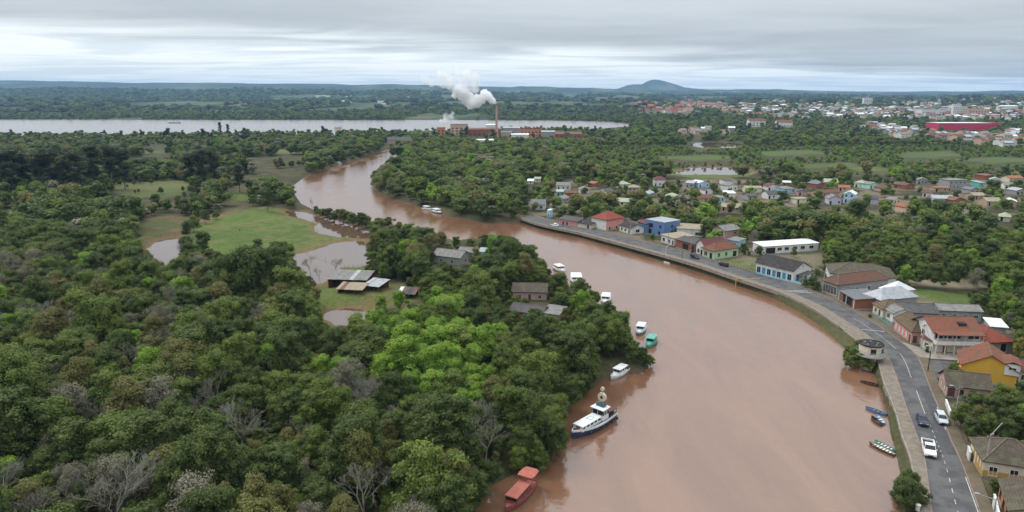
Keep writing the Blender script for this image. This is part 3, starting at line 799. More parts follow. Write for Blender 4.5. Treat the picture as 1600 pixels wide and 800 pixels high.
q = MB(); q.box(-w/2 - .1, w/2 + .1, -1.6, -1.46, 2.82, 3.72); q.box(-w/2 - .1, -w/2 + .04, -1.46, -.01, 2.82, 3.72); q.box(w/2 - .04, w/2 + .1, -1.46, -.01, 2.82, 3.72); q.build('balcony_parapet', W['white'], t, (0, -d/2, 0))
for k in range(6):
    q = MB(); q.box(-.1, .1, -.1, .1, -.3, 2.62); q.build('column', W['cream'], t, (-w/2 + .1 + (w - .2) * k / 5, -d/2 - 1.4, 0))
for k in range(6):
    q = MB(); q.box(-.06, .06, -.06, .06, 3.72, 5.45); q.build('post', frame_w, t, (-w/2 + .1 + (w - .2) * k / 5, -d/2 - 1.5, 0))
roof_mb('mono', w, 1.9, 5.32, .36, .1).build('balcony_roof', R['terra'], t, (0, -d/2 - 1.05, 0))
q = MB(); q.box(-.9, .9, -.8, .8, 0, .7); q.build('roof_dormer', R['dark'], t, (w * .18, -d/4, 6.6))  # dark box added for a hole in the tiles; shade put into its colour
house('cream_lean_to', 'cream ground floor wing with sloping dark red roof', (1438, 544), (1455, 551), depth=7.5, h=3.0, roof='mono', rh=1.7, wall='cream', rm='maroon', wins=row('f', 1, .9, 1, 1.1) + row('l', 2, .9, 1, 1.1))
house('red_roof_wing', 'low grey house with broad red hip roof right of the balcony house', (1533, 553), (1580, 551), depth=9.5, h=3.1, roof='hip', rh=2.4, wall='grey', rm='red', wins=[('f', .25, .8, 1.6, 1.4, 'w'), ('f', .7, .1, 1.6, 2.3, 'o')], o=.6)
house('pink_house', 'pink corner house with olive-brown hip roof beside the road', (1396.5, 516), (1423, 538), (1441, 533), h=3.5, roof='hip', rh=2.4, wall='pink', rm='olive',
      wins=[('f', .1, .8, .9, 1.5, 'x'), ('f', .3, .8, .9, 1.5, 'x'), ('f', .5, .8, .9, 1.5, 'x'), ('f', .7, .8, .9, 1.5, 'x'), ('f', .9, .1, 1, 2.2, 'd'), ('r', .2, .1, 1.0, 2.2, 'd')], fm=W['rose'])
house('sooty_roof_shed', 'long shed with sooty black sheet roof behind the pink house', (1408, 503), (1462, 506), depth=9, h=3.0, roof='gable', ridge='x', rh=1.3, wall='grey', rm='darkasb', wins=row('l', 2, .9, 1, 1))
house('pale_long_shed', 'long low shed with pale grey sheet roof beyond the balcony house', (1466, 500), (1532, 503), depth=6, h=3.0, roof='gable', ridge='x', rh=1.0, wall='grey', rm='asbestos', wins=row('f', 4, 1, 1, .9))
house('tin_outbuilding', 'small outbuilding with white tin roof among banana plants', (1546, 528), (1570, 530), depth=5, h=3.2, roof='mono', rh=.6, wall='grey', rm='white', wins=row('f', 1, 1, .9, .9))
house('white_front_house', 'small white gabled house behind the teal gate', (1381, 497), (1394, 505), (1411, 497), h=3.0, roof='gable', ridge='x', rh=1.2, wall='white', rm='asbestos', wins=[('f', .5, .9, 1.3, 1.3, 'w'), ('r', .5, .9, 1, 1, 'w')])
house('brown_hip_cottage', 'cottage with olive-brown hip roof between grey sheds', (1363, 489), (1378, 498), (1398, 489), h=2.9, roof='hip', rh=1.9, wall='cream', rm='olive', wins=[('f', .3, .9, 1, 1.2, 'w'), ('f', .7, .1, 1, 2.1, 'd'), ('r', .5, .9, 1.2, 1.2, 'w')])
house('zinc_hip_hall', 'hall with pale zinc hip roof behind the cottages', (1348, 477), (1374, 487), (1413, 475), h=3.6, roof='hip', rh=2.5, wall='grey', rm='zinc')
t, w, d, h = house('white_pavilion', 'white pointed pavilion roof on thin posts behind the zinc hall', (1374, 463), (1391, 469), (1413, 461), h=2.9, roof='pyramid', rh=2.3, wall='white', rm='white')
t, w, d, h = house('slate_sheet_garage', 'open-fronted garage with flat dark slate-grey sheet roof by the road', (1312, 470), (1335, 484), (1363, 477), h=3.2, roof='mono', rh=.5, wall='brick', rm='slate', o=.5,
      wins=[('f', .5, .05, 5.2, 2.7, 'o')], fm=frame_b)
for k in range(3):
    q = MB(); q.box(-.09, .09, -.09, .09, -.3, 3.1); q.build('post', frame_w, t, (-w/2 + w * k / 2, -d/2 - .4, 0))
t, w, d, h = house('arcade_house', 'old house with rusty brown hip roof and white arched windows facing the road', (1284, 456), (1307, 464), (1363, 447), h=4.0, roof='hip', rh=2.3, wall='grey', rm='brown', o=.45,
      wins=row('f', 5, .4, 1.0, 2.6, 'w', .04, .96) + row('r', 4, .9, 1, 1.5))
house('dark_tile_warehouse', 'long low warehouse with dark grey-brown tile roof at the wood edge', (1296, 441), (1399, 449), depth=13, h=3.2, roof='hip', rh=2.6, wall='white', rm='mossy', wins=[('f', .12, .1, 3, 2.4, 'o'), ('f', .4, 1, 1, 1, 'w'), ('f', .6, 1, 1, 1, 'w')])
t, w, d, h = house('blue_white_house', 'pale blue and white house with dark roof and row of blue doors', (1180.5, 428), (1238, 443), (1268, 437), h=4.3, roof='gable', ridge='x', rh=2.4, wall='white', rm='dark', o=.35,
      wins=[('f', .08, .9, 1.4, 2.0, 'w'), ('f', .22, .1, 1.3, 2.9, 'b'), ('f', .36, .9, 1.4, 2.0, 'w'), ('f', .5, .1, 1.3, 2.9, 'b'), ('f', .63, .9, 1.4, 2.0, 'w'), ('f', .77, .1, 1.3, 2.9, 'b'), ('f', .91, .9, 1.4, 2.0, 'w'),
            ('r', .5, 4.9, .35, .9, 'b'), ('r', .25, .1, 1.2, 2.2, 'b'), ('r', .7, .1, 1.2, 2.2, 'b')], fm=W['sky'])
q = MB(); q.box(-w/2 - .02, w/2 + .02, -.06, 0, -.3, .8); q.build('blue_dado', W['sky'], t, (0, -d/2 - .05, 0))
roof_mb('mono', 2.6, d * .62, 2.7, .6, .1).build('porch_roof', R['darkasb'], t, (w/2 + 1.4, -.2, 0), 0)
for yy in (-.3, .3):
    q = MB(); q.box(-.08, .08, -.08, .08, -.3, 2.75); q.build('porch_post', W['white'], t, (w/2 + 2.5, d * yy, 0))
q = MB(); q.box(.03, 3.6, -.08, .08, -.4, 1.1); q.build('garden_wall', W['sky'], t, (w/2, -d/2 + .12, 0))
house('white_long_hall', 'long white hall with white sheet roof above the lawn', (1192, 398.5), (1278, 392.5), depth=7, h=3.4, roof='mono', rh=.35, wall='white', rm='white', o=.3,
      wins=[('f', .13, .1, 4.2, 2.6, 'o'), ('f', .29, 1.5, 1.8, 1.0, 'w'), ('f', .42, 1.5, 1.8, 1.0, 'w'), ('f', .57, 1.5, 1.8, 1.0, 'w'), ('f', .71, 1.5, 1.8, 1.0, 'w'), ('f', .87, 1.5, 1.8, 1.0, 'w')], fm=W['grey'])
house('green_house', 'light green bungalow with red-brown hip roof and porch by the road', (1097, 401.5), (1115, 406.5), (1151, 400), h=3.7, roof='hip', rh=2.2, wall='green', rm='terra', o=.5,
      wins=[('f', .3, 1.0, 1.6, 1.6, 'w'), ('f', .75, .2, 1.4, 2.4, 'o'), ('r', .2, 1.0, 1.1, 1.5, 'w'), ('r', .5, 1.0, 1.1, 1.5, 'w'), ('r', .85, .2, 2.0, 2.3, 'o')])
house('maroon_roof_house', 'white house with maroon gable roof joined behind the green bungalow', (1087.5, 397), (1099, 400.5), depth=11, h=4.6, roof='gable', ridge='y', rh=1.8, wall='white', rm='maroon', wins=[('f', .3, 1, 1.2, 1.5, 'w'), ('f', .75, .1, 1.2, 2.4, 'o')])
t, w, d, h = house('brick_gable_house', 'unfinished pink brick gabled house with grey roof above the green bungalow', (1112, 375), (1131, 379.5), (1153, 376), h=5.4, roof='gable', ridge='y', rh=1.6, wall='rose', rm='asbestos', o=.6,
      wins=[('r', .7, 3.2, 1.2, 1.2, 'w'), ('f', .25, 2.9, 2.2, 2.0, 'o'), ('f', .75, 2.9, 2.2, 2.0, 'o')])
house('blue_hut', 'small blue hut with grey roof between green bungalow and brick gable', (1136, 384), (1152, 387.5), depth=5, h=2.8, roof='mono', rh=.5, wall='sky', rm='asbestos', wins=row('f', 2, .9, 1, 1))
house('beige_flat_shed', 'pale shed with flat beige roof beside the blue house', (1033, 378.5), (1053, 385), depth=10, h=3.4, roof='mono', rh=.35, wall='white', rm='beige', wins=[('f', .2, .9, 1.6, 1.4, 'w'), ('f', .6, .9, 1.6, 1.4, 'w'), ('f', .9, .1, 1.1, 2.2, 'd')])
house('beige_long_shed', 'long beige-roofed shed behind the flat shed', (1057, 369), (1097, 371.5), depth=10, h=3.6, roof='mono', rh=.5, wall='white', rm='beige', wins=[('f', .8, 1, 1.5, 1.3, 'w'), ('f', .93, 1, 1.2, 1.2, 'w')])
t, w, d, h = house('brick_workshop', 'raw brick open workshop with sagging dark roof by the road', (1056, 387), (1086, 395.5), depth=9, h=3.6, roof='gable', ridge='x', rh=.9, wall='brick', rm='darkasb', wins=[('f', .5, .05, 3.2, 2.6, 'o'), ('f', .85, .05, 2.0, 2.6, 'o')], fm=frame_b)
t, w, d, h = house('blue_two_storey_house', 'dark blue two-storey house with flat pale roof', (1008, 364), (1037, 370), (1052, 363.5), h=6.4, roof='flat', rh=0.2, wall='blue', rm='zinc', o=.1,
      wins=[('f', .3, 3.2, 2.6, 1.9, 'o'), ('f', .8, 3.6, 1.1, 1.4, 'w'), ('f', .25, .2, 2.0, 2.3, 'o'), ('f', .75, .6, 1.3, 1.5, 'w'), ('r', .5, 3.6, 1.3, 1.3, 'w'), ('r', .5, .8, 1.3, 1.3, 'w')], fm=W['blue'])
house('maroon_porch_house', 'narrow house with maroon roof against the blue two-storey', (996, 361), (1008, 365.5), depth=8, h=4.6, roof='mono', rh=1.1, wall='blue', rm='maroon', wins=[('f', .5, .1, 2.4, 2.4, 'o')])
house('white_bungalow', 'white bungalow with dark grey roof on the lawn', (968, 361.5), (986, 367), (998, 362.5), h=3.0, roof='gable', ridge='x', rh=1.4, wall='white', rm='dark',
      wins=[('f', .2, .9, 1.3, 1.2, 'w'), ('f', .5, .9, 1.3, 1.2, 'w'), ('f', .82, .1, 1.0, 2.1, 'd'), ('r', .5, .9, 2.0, 1.3, 'w')])
house('pink_white_house', 'tall pink house with white front and bright red hip roof', (924, 356), (947, 361), (969, 355.5), h=5.2, roof='hip', rh=2.9, wall='pink', rm='red', o=.5,
      wins=[('f', .62, 2.9, 1.3, 1.9, 'w'), ('f', .25, .1, 2.4, 2.2, 'o'), ('r', .2, .1, 1.1, 1.6, 'o'), ('r', .6, .1, 1.1, 1.6, 'o')])
q = MB(); t = COL.objects['pink_white_house']
q.box(-5.4, 5.4, -.05, 0, -.3, 5.15)
c, w, d, rot = frame_of((924, 356), (947, 361), (969, 355.5))
q = MB(); q.box(-w/2 + .02, w/2 - .02, -.05, -.005, -.3, 2.2); q.box(-w/2 + .02, w/2 - .02, -.05, -.005, 2.2, 5.1); q.build('white_front', W['white'], t, (0, -d/2, 0))
house('ruined_pink_house', 'roofless-looking low pink house with sooty sagging roof', (873, 351), (902, 355.5), depth=10, h=2.9, roof='gable', ridge='x', rh=1.0, wall='pink', rm='darkasb', wins=[('f', .25, .3, 1.1, 1.7, 'o'), ('f', .45, .1, 1.1, 2.0, 'o')])
house('cream_wall_house', 'low cream-walled house with black roof beside the pink ruin', (902.5, 355.7), (923, 359), depth=10, h=2.4, roof='mono', rh=1.4, wall='cream', rm='dark', wins=[('f', .8, .1, 1.1, 2.0, 'o')])
house('dark_roof_cottage', 'white cottage with dark purplish roof where the road ends', (829, 328), (851, 328.5), depth=9, h=3.2, roof='gable', ridge='x', rh=2.2, wall='white', rm='slate', wins=row('f', 2, .9, 1.4, 1.3))
house('blue_kiosk', 'tiny bright blue kiosk at the end of the road', (854.5, 340.5), (859, 341), depth=3, h=4.0, roof='mono', rh=.3, wall='paleblue', rm='white', o=.1, wins=[('f', .5, .1, .8, 2.0, 'b')])
# --- the village beyond the wood: each house its own thing
VIL = [  # x0, x1, base row, wall height m, wall, roof colour, roof kind, rise, label
 (824,834,288,2.6,'white','white','gable',1.0,'little white shack with white roof at the village wood edge'),
 (834,845,284.5,2.6,'cream','palegreen','mono',.5,'little cream shack with pale green roof behind the white shack'),
 (868,892,297,3.4,'white','asbestos','gable',1.6,'white house with broad grey roof above the teal cottage'),
 (869,882,306.5,3.0,'teal','zinc','mono',.4,'small teal cottage above the first roadside houses'),
 (884,905,312,4.4,'brick','brown','mono',.5,'raw orange brick house next to the teal cottage'),
 (864,881,317,2.8,'grey','asbestos','gable',1.2,'grey cottage with pale roof below the teal cottage'),
 (892,907,319,2.4,'cream','beige','gable',1.3,'low hut with pale beige gable roof below the brick house'),
 (927,942,292,2.6,'brick','orange','gable',1.0,'tiny orange-roofed house in a walled yard'),
 (945,960,305,3.0,'white','darkasb','gable',1.2,'white cottage with sooty roof beside a dark bush'),
 (964,987,294,2.9,'cream','palegreen','hip',1.8,'bungalow with pale green hip roof near the tall trees'),
 (981,1000,299,2.8,'grey','beige','hip',1.5,'grey bungalow with pale beige hip roof'),
 (979,997,311,3.0,'peach','brown','gable',1.8,'peach-walled house with steep brown roof'),
 (960,984,322,2.8,'cream','palegreen','gable',1.5,'long cream hut with pale yellow-green roof above the bungalows'),
 (1020,1042,291,5.0,'white','maroon','hip',2.0,'two-storey white house with maroon hip roof near the pond'),
 (1038,1058,313,2.8,'green','palegreen','hip',1.6,'cottage with pale green hip roof left of a cream cottage'),
 (1052,1068,320,3.0,'cream','beige','mono',.5,'boxy cream cottage with one square window'),
 (1070,1084,293,3.4,'grey','zinc','gable',1.2,'grey house with zinc roof below the pond meadow'),
 (1090,1109,293,3.6,'paleblue','white','gable',1.0,'pale blue-white house with white roof below the pond'),
 (1084,1120,317,3.0,'rose','brown','gable',1.6,'long rose-walled row with brown roof in mid village'),
 (1124,1133,316,3.0,'mint','asbestos','mono',.4,'narrow mint cottage right of the long brown row'),
 (1132,1144,289,3.4,'white','darkasb','mono',.4,'small white box house high in the village'),
 (1138,1153,298,3.8,'white','asbestos','gable',1.2,'white gabled house with two dark windows below the white box house'),
 (1132,1150,309,3.0,'white','white','mono',.6,'low white house with bright white roof over mint cottage'),
 (1162,1192,301,3.2,'cream','beige','gable',1.0,'long cream row house with pale roof'),
 (1125,1157,330,2.4,'tan','beige','gable',1.6,'long low barn with pale beige roof at the wood edge'),
 (1198,1217,298,3.2,'white','maroon','gable',1.5,'white gabled cottage with maroon roof in the upper row'),
 (1198,1219,311,3.4,'white','darkasb','gable',1.6,'white gabled cottage with sooty roof in the lower row'),
 (1224,1243,302,3.2,'sky','asbestos','hip',1.2,'turquoise cottage with grey hip roof'),
 (1222,1236,291,2.8,'brick','white','mono',.4,'brick hut with white roof behind the turquoise cottage'),
 (1242,1266,318,3.0,'cream','beige','flat',.2,'cream flat-roofed block at the lower village edge'),
 (1262,1280,292,3.2,'tan','slate','gable',1.2,'tan house with slate-grey roof in the back row'),
 (1275,1290,294,3.2,'brick','slate','gable',1.0,'brick house with slate-grey roof in the back row'),
 (1287,1310,292,3.6,'tan','palegreen','gable',1.8,'house with large grey-green gable roof in the back row'),
 (1276,1313,308,3.0,'rose','brown','gable',1.4,'long house with dark brown roof above the lilac house'),
 (1293,1315,320,4.0,'lilac','asbestos','gable',1.8,'lilac-white gabled house with two small windows'),
 (1316,1335,317,5.6,'paleblue','white','gable',1.6,'pale blue two-storey house with white gable'),
 (1309,1329,299,2.8,'peach','orange','gable',1.2,'low house with bright orange roof behind the pale blue house'),
 (1333,1350,293,3.6,'white','palegreen','hip',1.4,'white cottage with pale hip roof standing alone in the back'),
 (1357,1376,295,3.4,'mint','asbestos','gable',1.2,'mint green cottage beside a white hip-roofed cottage'),
 (1353,1372,318,3.2,'lilac','darkasb','gable',1.4,'pale purple cottage with sooty roof'),
 (1329,1350,334,3.0,'white','slate','gable',2.0,'white cottage with slate-grey roof lowest in the village'),
 (1383,1397,319,3.0,'cream','asbestos','gable',1.2,'cream cottage right of the purple cottage'),
 (1395,1412,294,3.0,'brick','rust','gable',1.2,'brick hut with rusty roof in the brick cluster'),
 (1412,1430,296,3.0,'brick','brown','gable',1.2,'brick house with brown roof in the brick cluster'),
 (1414,1422,332,3.4,'peach','orange','gable',1.2,'narrow peach house peeping from the trees'),
 (1458,1488,300,3.0,'tan','orange','flat',.2,'long tan flat-roofed row with orange edge'),
 (1480,1511,295,6.4,'grey','asbestos','flat',.2,'tall grey two-storey block with columns'),
 (1456,1492,319,3.6,'lilac','zinc','gable',1.4,'wide pale blue house with shiny zinc roof'),
 (1488,1509,321,3.4,'brick','rust','gable',1.4,'brick house beside the zinc-roofed house'),
 (1529,1538,292,3.2,'teal','zinc','mono',.4,'narrow teal house in the far right village'),
 (1537,1552,281,3.6,'brick','rust','mono',.4,'red brick box house near the bridge ramp'),
 (1545,1563,287,3.2,'white','zinc','gable',1.2,'white house with zinc roof near the bridge ramp'),
 (1540,1567,322,3.0,'tan','beige','gable',1.6,'tan house with broad beige roof at the right edge wood'),
 (1567,1589,323,3.2,'tan','white','gable',1.2,'tan house with whitish roof at the right edge wood'),
 (1559,1579,346,2.6,'cream','palegreen','hip',1.6,'hut with pale yellow hip roof alone among dark trees'),
 (1432,1450,288,3.2,'grey','asbestos','gable',1.3,'grey house with fibre-cement roof left of the tall block'),
 (1440,1456,308,3.0,'white','brown','gable',1.3,'white house with brown roof above the zinc-roofed house'),
 (1515,1530,303,3.0,'grey','slate','gable',1.3,'grey house with slate roof right of the tall block'),
 (1568,1584,296,3.2,'white','asbestos','gable',1.3,'white house with fibre-cement roof near the right border'),
 (1586,1606,305,3.2,'grey','zinc','gable',1.3,'grey house cut by the right border'),
 (1520,1540,312,2.8,'rose','beige','gable',1.3,'rose house with beige roof below the slate-roofed house'),
 (1575,1600,285,3.4,'cream','orange','gable',1.4,'cream house with orange roof beside the bridge ramp'),
 (1380,1392,300,2.8,'rose','brown','gable',1.2,'rose hut with brown roof left of the brick cluster'),
 (1245,1262,306,2.8,'rose','darkasb','gable',1.2,'rose hut with sooty roof above the flat-roofed block'),
 (1168,1184,313,2.8,'grey','darkasb','gable',1.2,'grey hut with sooty roof below the long cream row'),
 (1100,1114,303,2.8,'white','darkasb','gable',1.2,'white hut with sooty roof above the long brown row'),
 (905,922,302,2.8,'cream','asbestos','gable',1.2,'cream hut with fibre-cement roof below the walled yard'),
 (1000,1014,309,2.8,'grey','zinc','gable',1.1,'grey hut with zinc roof right of the peach house'),
]
rv = random.Random(11)
for (x0, x1, yb, h, wl, rm, kind, rise, lab) in VIL:
    tilt = rv.uniform(-1.2, 1.6)
    z = 2.1
    s = pxm((x0 + x1) / 2, yb, z)
    wm_ = (x1 - x0) / s
    wins = row('f', max(1, int(wm_ / 2.6)), .9, 1.0, 1.2)
    if len(wins) > 1: wins[rv.randrange(len(wins))] = ('f', wins[0][1], .05, .95, 2.0, 'd')
    if h > 5: wins += row('f', max(2, int(wm_ / 2.8)), 3.6, 1.0, 1.2)
    wins += row('r', 2, .9, 1, 1.1)
    x0, x1 = x0 + (x1 - x0) * .06, x1 - (x1 - x0) * .06; h *= .92
    house('village_house', lab, (x0, yb - tilt * .5), (x1, yb + tilt * .5), depth=rv.uniform(6.5, 9), h=h, roof=kind, rh=rise, ridge=('y' if kind == 'gable' and wm_ < 9 and rv.random() < .5 else 'x'), wall=wl, rm=rm, wins=wins, z=z, group='houses of the village beyond the wood', small=True)

# --- sheds on the flooded island
def panel_roof(t, x0, x1, y0, y1, z0, z1, n, mats_, rng, name='roof_sheet', dx=0.0):
    """sheets laid side by side on one slope, each a piece of its own"""
    st = (x1 - x0) / n
    for k in range(n):
        a, b_ = x0 + st * k + .02, x0 + st * (k + 1) - .02
        dzz = rng.uniform(-.05, .08)
        q = MB()
        top = [(a, y0 + rng.uniform(-.2, .2), z0 + dzz), (b_, y0 + rng.uniform(-.2, .2), z0 + dzz), (b_ + dx, y1, z1 + dzz), (a + dx, y1, z1 + dzz)]
        q.face(top, 0, [(0, 0), (st, 0), (st, 4), (0, 4)]); q.face([(p[0], p[1], p[2] - .05) for p in top][::-1], 0)
        for i in range(4):
            j = (i + 1) % 4; q.face([(top[i][0], top[i][1], top[i][2] - .05), (top[j][0], top[j][1], top[j][2] - .05), top[j], top[i]], 0)
        q.build(name, rng.choice(mats_), t)
rs = random.Random(3)
def shed(name, label, A, B, depth, h, rise, n, mats_, z=1.2, wall='brick', dark=True, sides=True):
    c, w, d, rot = frame_of(A, B, None, depth, z)
    t = thing(name, label, 'shed', c, rot)
    for sx in (-1, -.33, .33, 1):
        for sy in (-1, 1):
            q = MB(); q.box(-.08, .08, -.08, .08, -1.2, h + (rise if sy > 0 else 0)); q.build('post', frame_b, t, (sx * (w/2 - .1), sy * (d/2 - .1), 0))
    if sides:
        q = MB(); q.box(-w/2, w/2, d/2 - .1, d/2, -1.0, h + rise - .1); q.box(-w/2, -w/2 + .1, -d/2, d/2 - .1, -1.0, h - .15); q.build('wall', W[wall], t)
    panel_roof(t, -w/2 - .4, w/2 + .4, -d/2 - .5, d/2 + .4, h, h + rise, n, mats_, rs)
    register(c, w, d, rot, h + rise, 1)
    return t
shed('tin_roof_shed', 'long open shed with shiny tin roof at the flood pool', (513, 450), (573, 452), 8, 3.2, 1.1, 9, [R['zinc'], R['asbestos'], R['zinc'], R['asbestos']])
shed('rusty_shed', 'lean-to shed with rusty tan sheet roof in front of the tin one', (528, 462), (566, 464), 5, 2.3, .9, 7, [R['beige'], R['rust'], R['beige']])
shed('pale_sheet_shed', 'small shed with pale sheet roof at the end of the long shed', (569, 458), (592, 461), 6, 2.8, .9, 4, [R['zinc'], R['asbestos'], R['palegreen']])
shed('striped_tin_hut', 'little hut with striped rusty and white tin roof', (617, 470), (648, 471), 4.5, 2.4, .9, 6, [R['rust'], R['white'], R['darkasb'], R['rust']])
house('grey_island_house', 'weathered grey house with gable roof on the island', (677, 411), (719, 416), depth=8, h=3.2, roof='gable', ridge='x', rh=1.8, wall='grey', rm='asbestos', z=1.6, wins=[('f', .3, .9, 1, 1.1, 'w'), ('f', .7, .9, 1, 1.1, 'w'), ('r', .5, .1, 1, 2, 'd')])
house('pale_mint_house', 'pale mint hut half hidden by bare twigs on the island', (716, 405), (743, 407), depth=6, h=3.0, roof='gable', ridge='x', rh=1.4, wall='mint', rm='asbestos', z=1.6, wins=row('f', 2, .9, .9, 1.0))
house('teal_island_hut', 'bright turquoise hut on stilts on the island', (745, 407), (756, 408), depth=5, h=3.6, roof='mono', rh=.4, wall='mint', rm='zinc', z=1.6, wins=row('f', 1, 1.4, .9, 1.0))
house('long_grey_roof_house', 'long house with grey tile roof among island trees', (801, 470), (854, 471), depth=7.5, h=3.0, roof='gable', ridge='x', rh=1.7, wall='rose', rm='mossy', z=1.8, wins=[('f', .2, .9, 1, 1.1, 'w'), ('f', .5, .1, 1, 2.1, 'd'), ('f', .8, .9, 1, 1.1, 'w')])
house('low_dark_roof_house', 'low brick house with dark sheet roof below the long grey one', (796, 498), (845, 505), depth=7, h=2.6, roof='gable', ridge='x', rh=1.2, wall='brick', rm='darkasb', z=1.8, wins=row('f', 3, .9, 1, 1.0))
house('grey_boat_house', 'small pale block with white roof edge next to the dark sheet roof', (846, 503), (872, 507), depth=6, h=2.8, roof='mono', rh=.5, wall='grey', rm='asbestos', z=1.8, wins=row('f', 2, .9, 1, 1.0))

# --- the round kiosk on the river bank
c = P(1357, 574, .3)
t = thing('round_kiosk', 'round cream kiosk with ring balcony on a stem above the river', 'kiosk', c)
q = MB(); q.lathe([(1.45, -1.2), (1.45, 3.1), (1.9, 3.3)], 20); q.build('stem', W['cream'], t)
q = MB(); q.lathe([(1.9, 3.3), (3.3, 3.35), (3.3, 3.6), (2.6, 3.62)], 24); q.build('balcony_floor', W['grey'], t)
q = MB(); q.lathe([(2.6, 3.6), (2.6, 5.9)], 24); q.build('drum_wall', W['cream'], t)
q = MB(); q.lathe([(2.6, 5.9), (2.75, 5.92), (2.75, 6.2), (2.6, 6.2), (2.5, 6.05), (0.02, 6.12)], 24); q.build('roof', R['dark'], t)
for k in range(18):
    a = 2 * PI * k / 18; q = MB(); q.tube((0, 0, 0), (0, 0, 1.0), .035, n=5); q.build('baluster', steel, t, (3.2 * math.cos(a), 3.2 * math.sin(a), 3.6))
q = MB()
for k in range(36):
    a, b_ = 2 * PI * k / 36, 2 * PI * (k + 1) / 36; q.tube((3.2 * math.cos(a), 3.2 * math.sin(a), 4.6), (3.2 * math.cos(b_), 3.2 * math.sin(b_), 4.6), .045, n=5)
q.build('handrail', steel, t)
for a in (-105, -45):
    r_ = math.radians(a); q = MB(); q.box(-.6, .6, -.05, .05, 0, 1.3); q.build('window', glass, t, (2.57 * math.cos(r_), 2.57 * math.sin(r_), 4.2), r_ + PI/2)
for a in (0, 70, 140, 210, 290):
    r_ = math.radians(a); q = MB(); q.box(-.18, .18, -.12, .12, 0, .16); q.build('roof_stone', W['grey'], t, (1.5 * math.cos(r_), 1.5 * math.sin(r_), 6.08), r_)
register(c, 5.5, 5.5, 0, 6.6, 1)

# --- walls, gates, poles
def post_line(name, label, A, B, z, h, n, m, cat='fence', bars=2, r=.05):
    a, b_ = P(*A, z), P(*B, z)
    t = thing(name, label, cat, a)
    dv_ = b_ - a
    for k in range(n):
        q = MB(); q.tube((0, 0, -.6), (0, 0, h), r, n=5); q.build('post', m, t, dv_ * (k / (n - 1)))
    for j in range(bars):
        q = MB(); zz = h * (.45 + .45 * j); q.tube((0, 0, zz), (dv_.x, dv_.y, zz), r * .6, n=4); q.build('rail', m, t)
    return t
post_line('teal_gate', 'teal railing gate in front of the small white house', (1371, 499), (1392, 512), 2.2, 1.5, 12, W['teal'], 'gate', 2, .05)
post_line('yard_fence', 'dark rail fence around the green lawn', (1121, 411), (1180, 428), 2.1, 1.3, 14, frame_b)
post_line('pool_fence', 'old wooden fence posts standing in the flood pool', (538, 420), (573, 417), .2, 1.4, 6, W['grey'], 'fence', 1, .08)
post_line('meadow_fence', 'thin wire fence crossing the flooded meadow', (430, 372), (540, 418), .3, 1.2, 9, W['grey'], 'fence', 1, .05)
q = MB(); a, b_ = P(1500, 659, 2.3), P(1516, 690, 2.3)
for nm, lab, A_, B_, hh, th in (('garden_wall', 'short white garden wall at the pavement by dark trees', (1477, 633), (1484, 652), 1.2, .2), ('gate_pillar_wall', 'pale wall stub before the cream hip-roof house', (1511, 712), (1514, 722), 1.8, .25), ('boundary_wall', 'white boundary wall beside the orange house', (1551, 790), (1558, 822), 1.9, .2)):
    a, b_ = P(*A_, 2.2), P(*B_, 2.2); e = b_ - a
    q = MB(); q.box(0, e.length, -th/2, th/2, -.4, hh); q.box(-.08, e.length + .08, -th/2 - .06, th/2 + .06, hh, hh + .1)
    tag(q.build(nm, W['white'], None, a, math.atan2(e.y, e.x)), lab, 'wall')
polem = mat('pole_concrete', (0.34, 0.32, 0.29), 0.9, 0.15); lampm = mat('pole_dark', (0.045, 0.045, 0.05), 0.7, 0.2)
def pole(name, label, p, h, m, arm=None, r=.13, cat='pole', lamp=True, z=2.2, cross=False):
    c = P(*p, z); t = thing(name, label, cat, c)
    q = MB(); q.tube((0, 0, -.5), (0, 0, h), r, r * .65, 8); q.build('shaft', m, t)
    if arm:
        q = MB(); q.tube((0, 0, h - .3), (arm[0], arm[1], h + .25), .06, .05, 6); q.build('arm', m, t)
        if lamp:
            q = MB(); q.box(-.16, .16, -.35, .35, -.07, .07); q.build('lamp_head', steel, t, (arm[0], arm[1], h + .27), math.atan2(arm[1], arm[0]) + PI/2)
    if cross:
        q = MB(); q.box(-1.0, 1.0, -.06, .06, h - .5, h - .38); q.build('crossarm', frame_b, t, (0, 0, 0), .5)
        for k in (-.9, 0, .9):
            q = MB(); q.tube((0, 0, 0), (0, 0, .22), .05, n=5); q.build('insulator', frame_w, t, (k * math.cos(.5), k * math.sin(.5), h - .38))
    return t
pole('lamp_post', 'dark slim lamp post at the side street corner', (1449.5, 581), 6.2, lampm, (-1.2, -.3))
pole('utility_pole', 'pale concrete utility pole before the cream wing', (1439, 548), 7.0, polem, cross=True)
pole('utility_pole', 'concrete utility pole before the white arched house', (1285, 458), 7.5, polem, (-1.5, -.6), cross=True)
pole('utility_pole', 'grey utility pole left of the blue and white house', (1178, 428), 7.0, polem, cross=True)
pole('utility_pole', 'utility pole in front of the brick workshop', (1079, 397), 7.5, polem, cross=True)
pole('utility_pole', 'utility pole before the white bungalow', (984.5, 371), 7.5, polem, cross=True)
pole('utility_pole', 'utility pole before the beige flat shed', (1044, 386), 7.0, polem, cross=True)
pole('utility_pole', 'utility pole by the red-roofed pink house', (910, 355), 8.0, polem, cross=True)
pole('lamp_post', 'white double lamp post on the parapet near the moored plank', (1040, 399.5), 4.0, frame_w, (2.2, 1.0), .1)
pole('lamp_post', 'short dark post on the parapet by the workshop', (1065.5, 407), 3.6, lampm, None, .12)
pole('utility_pole', 'leaning concrete utility pole beside the mossy hip roof', (1537, 742), 7.5, polem, (4.2, 3.4), lamp=False, cross=True)
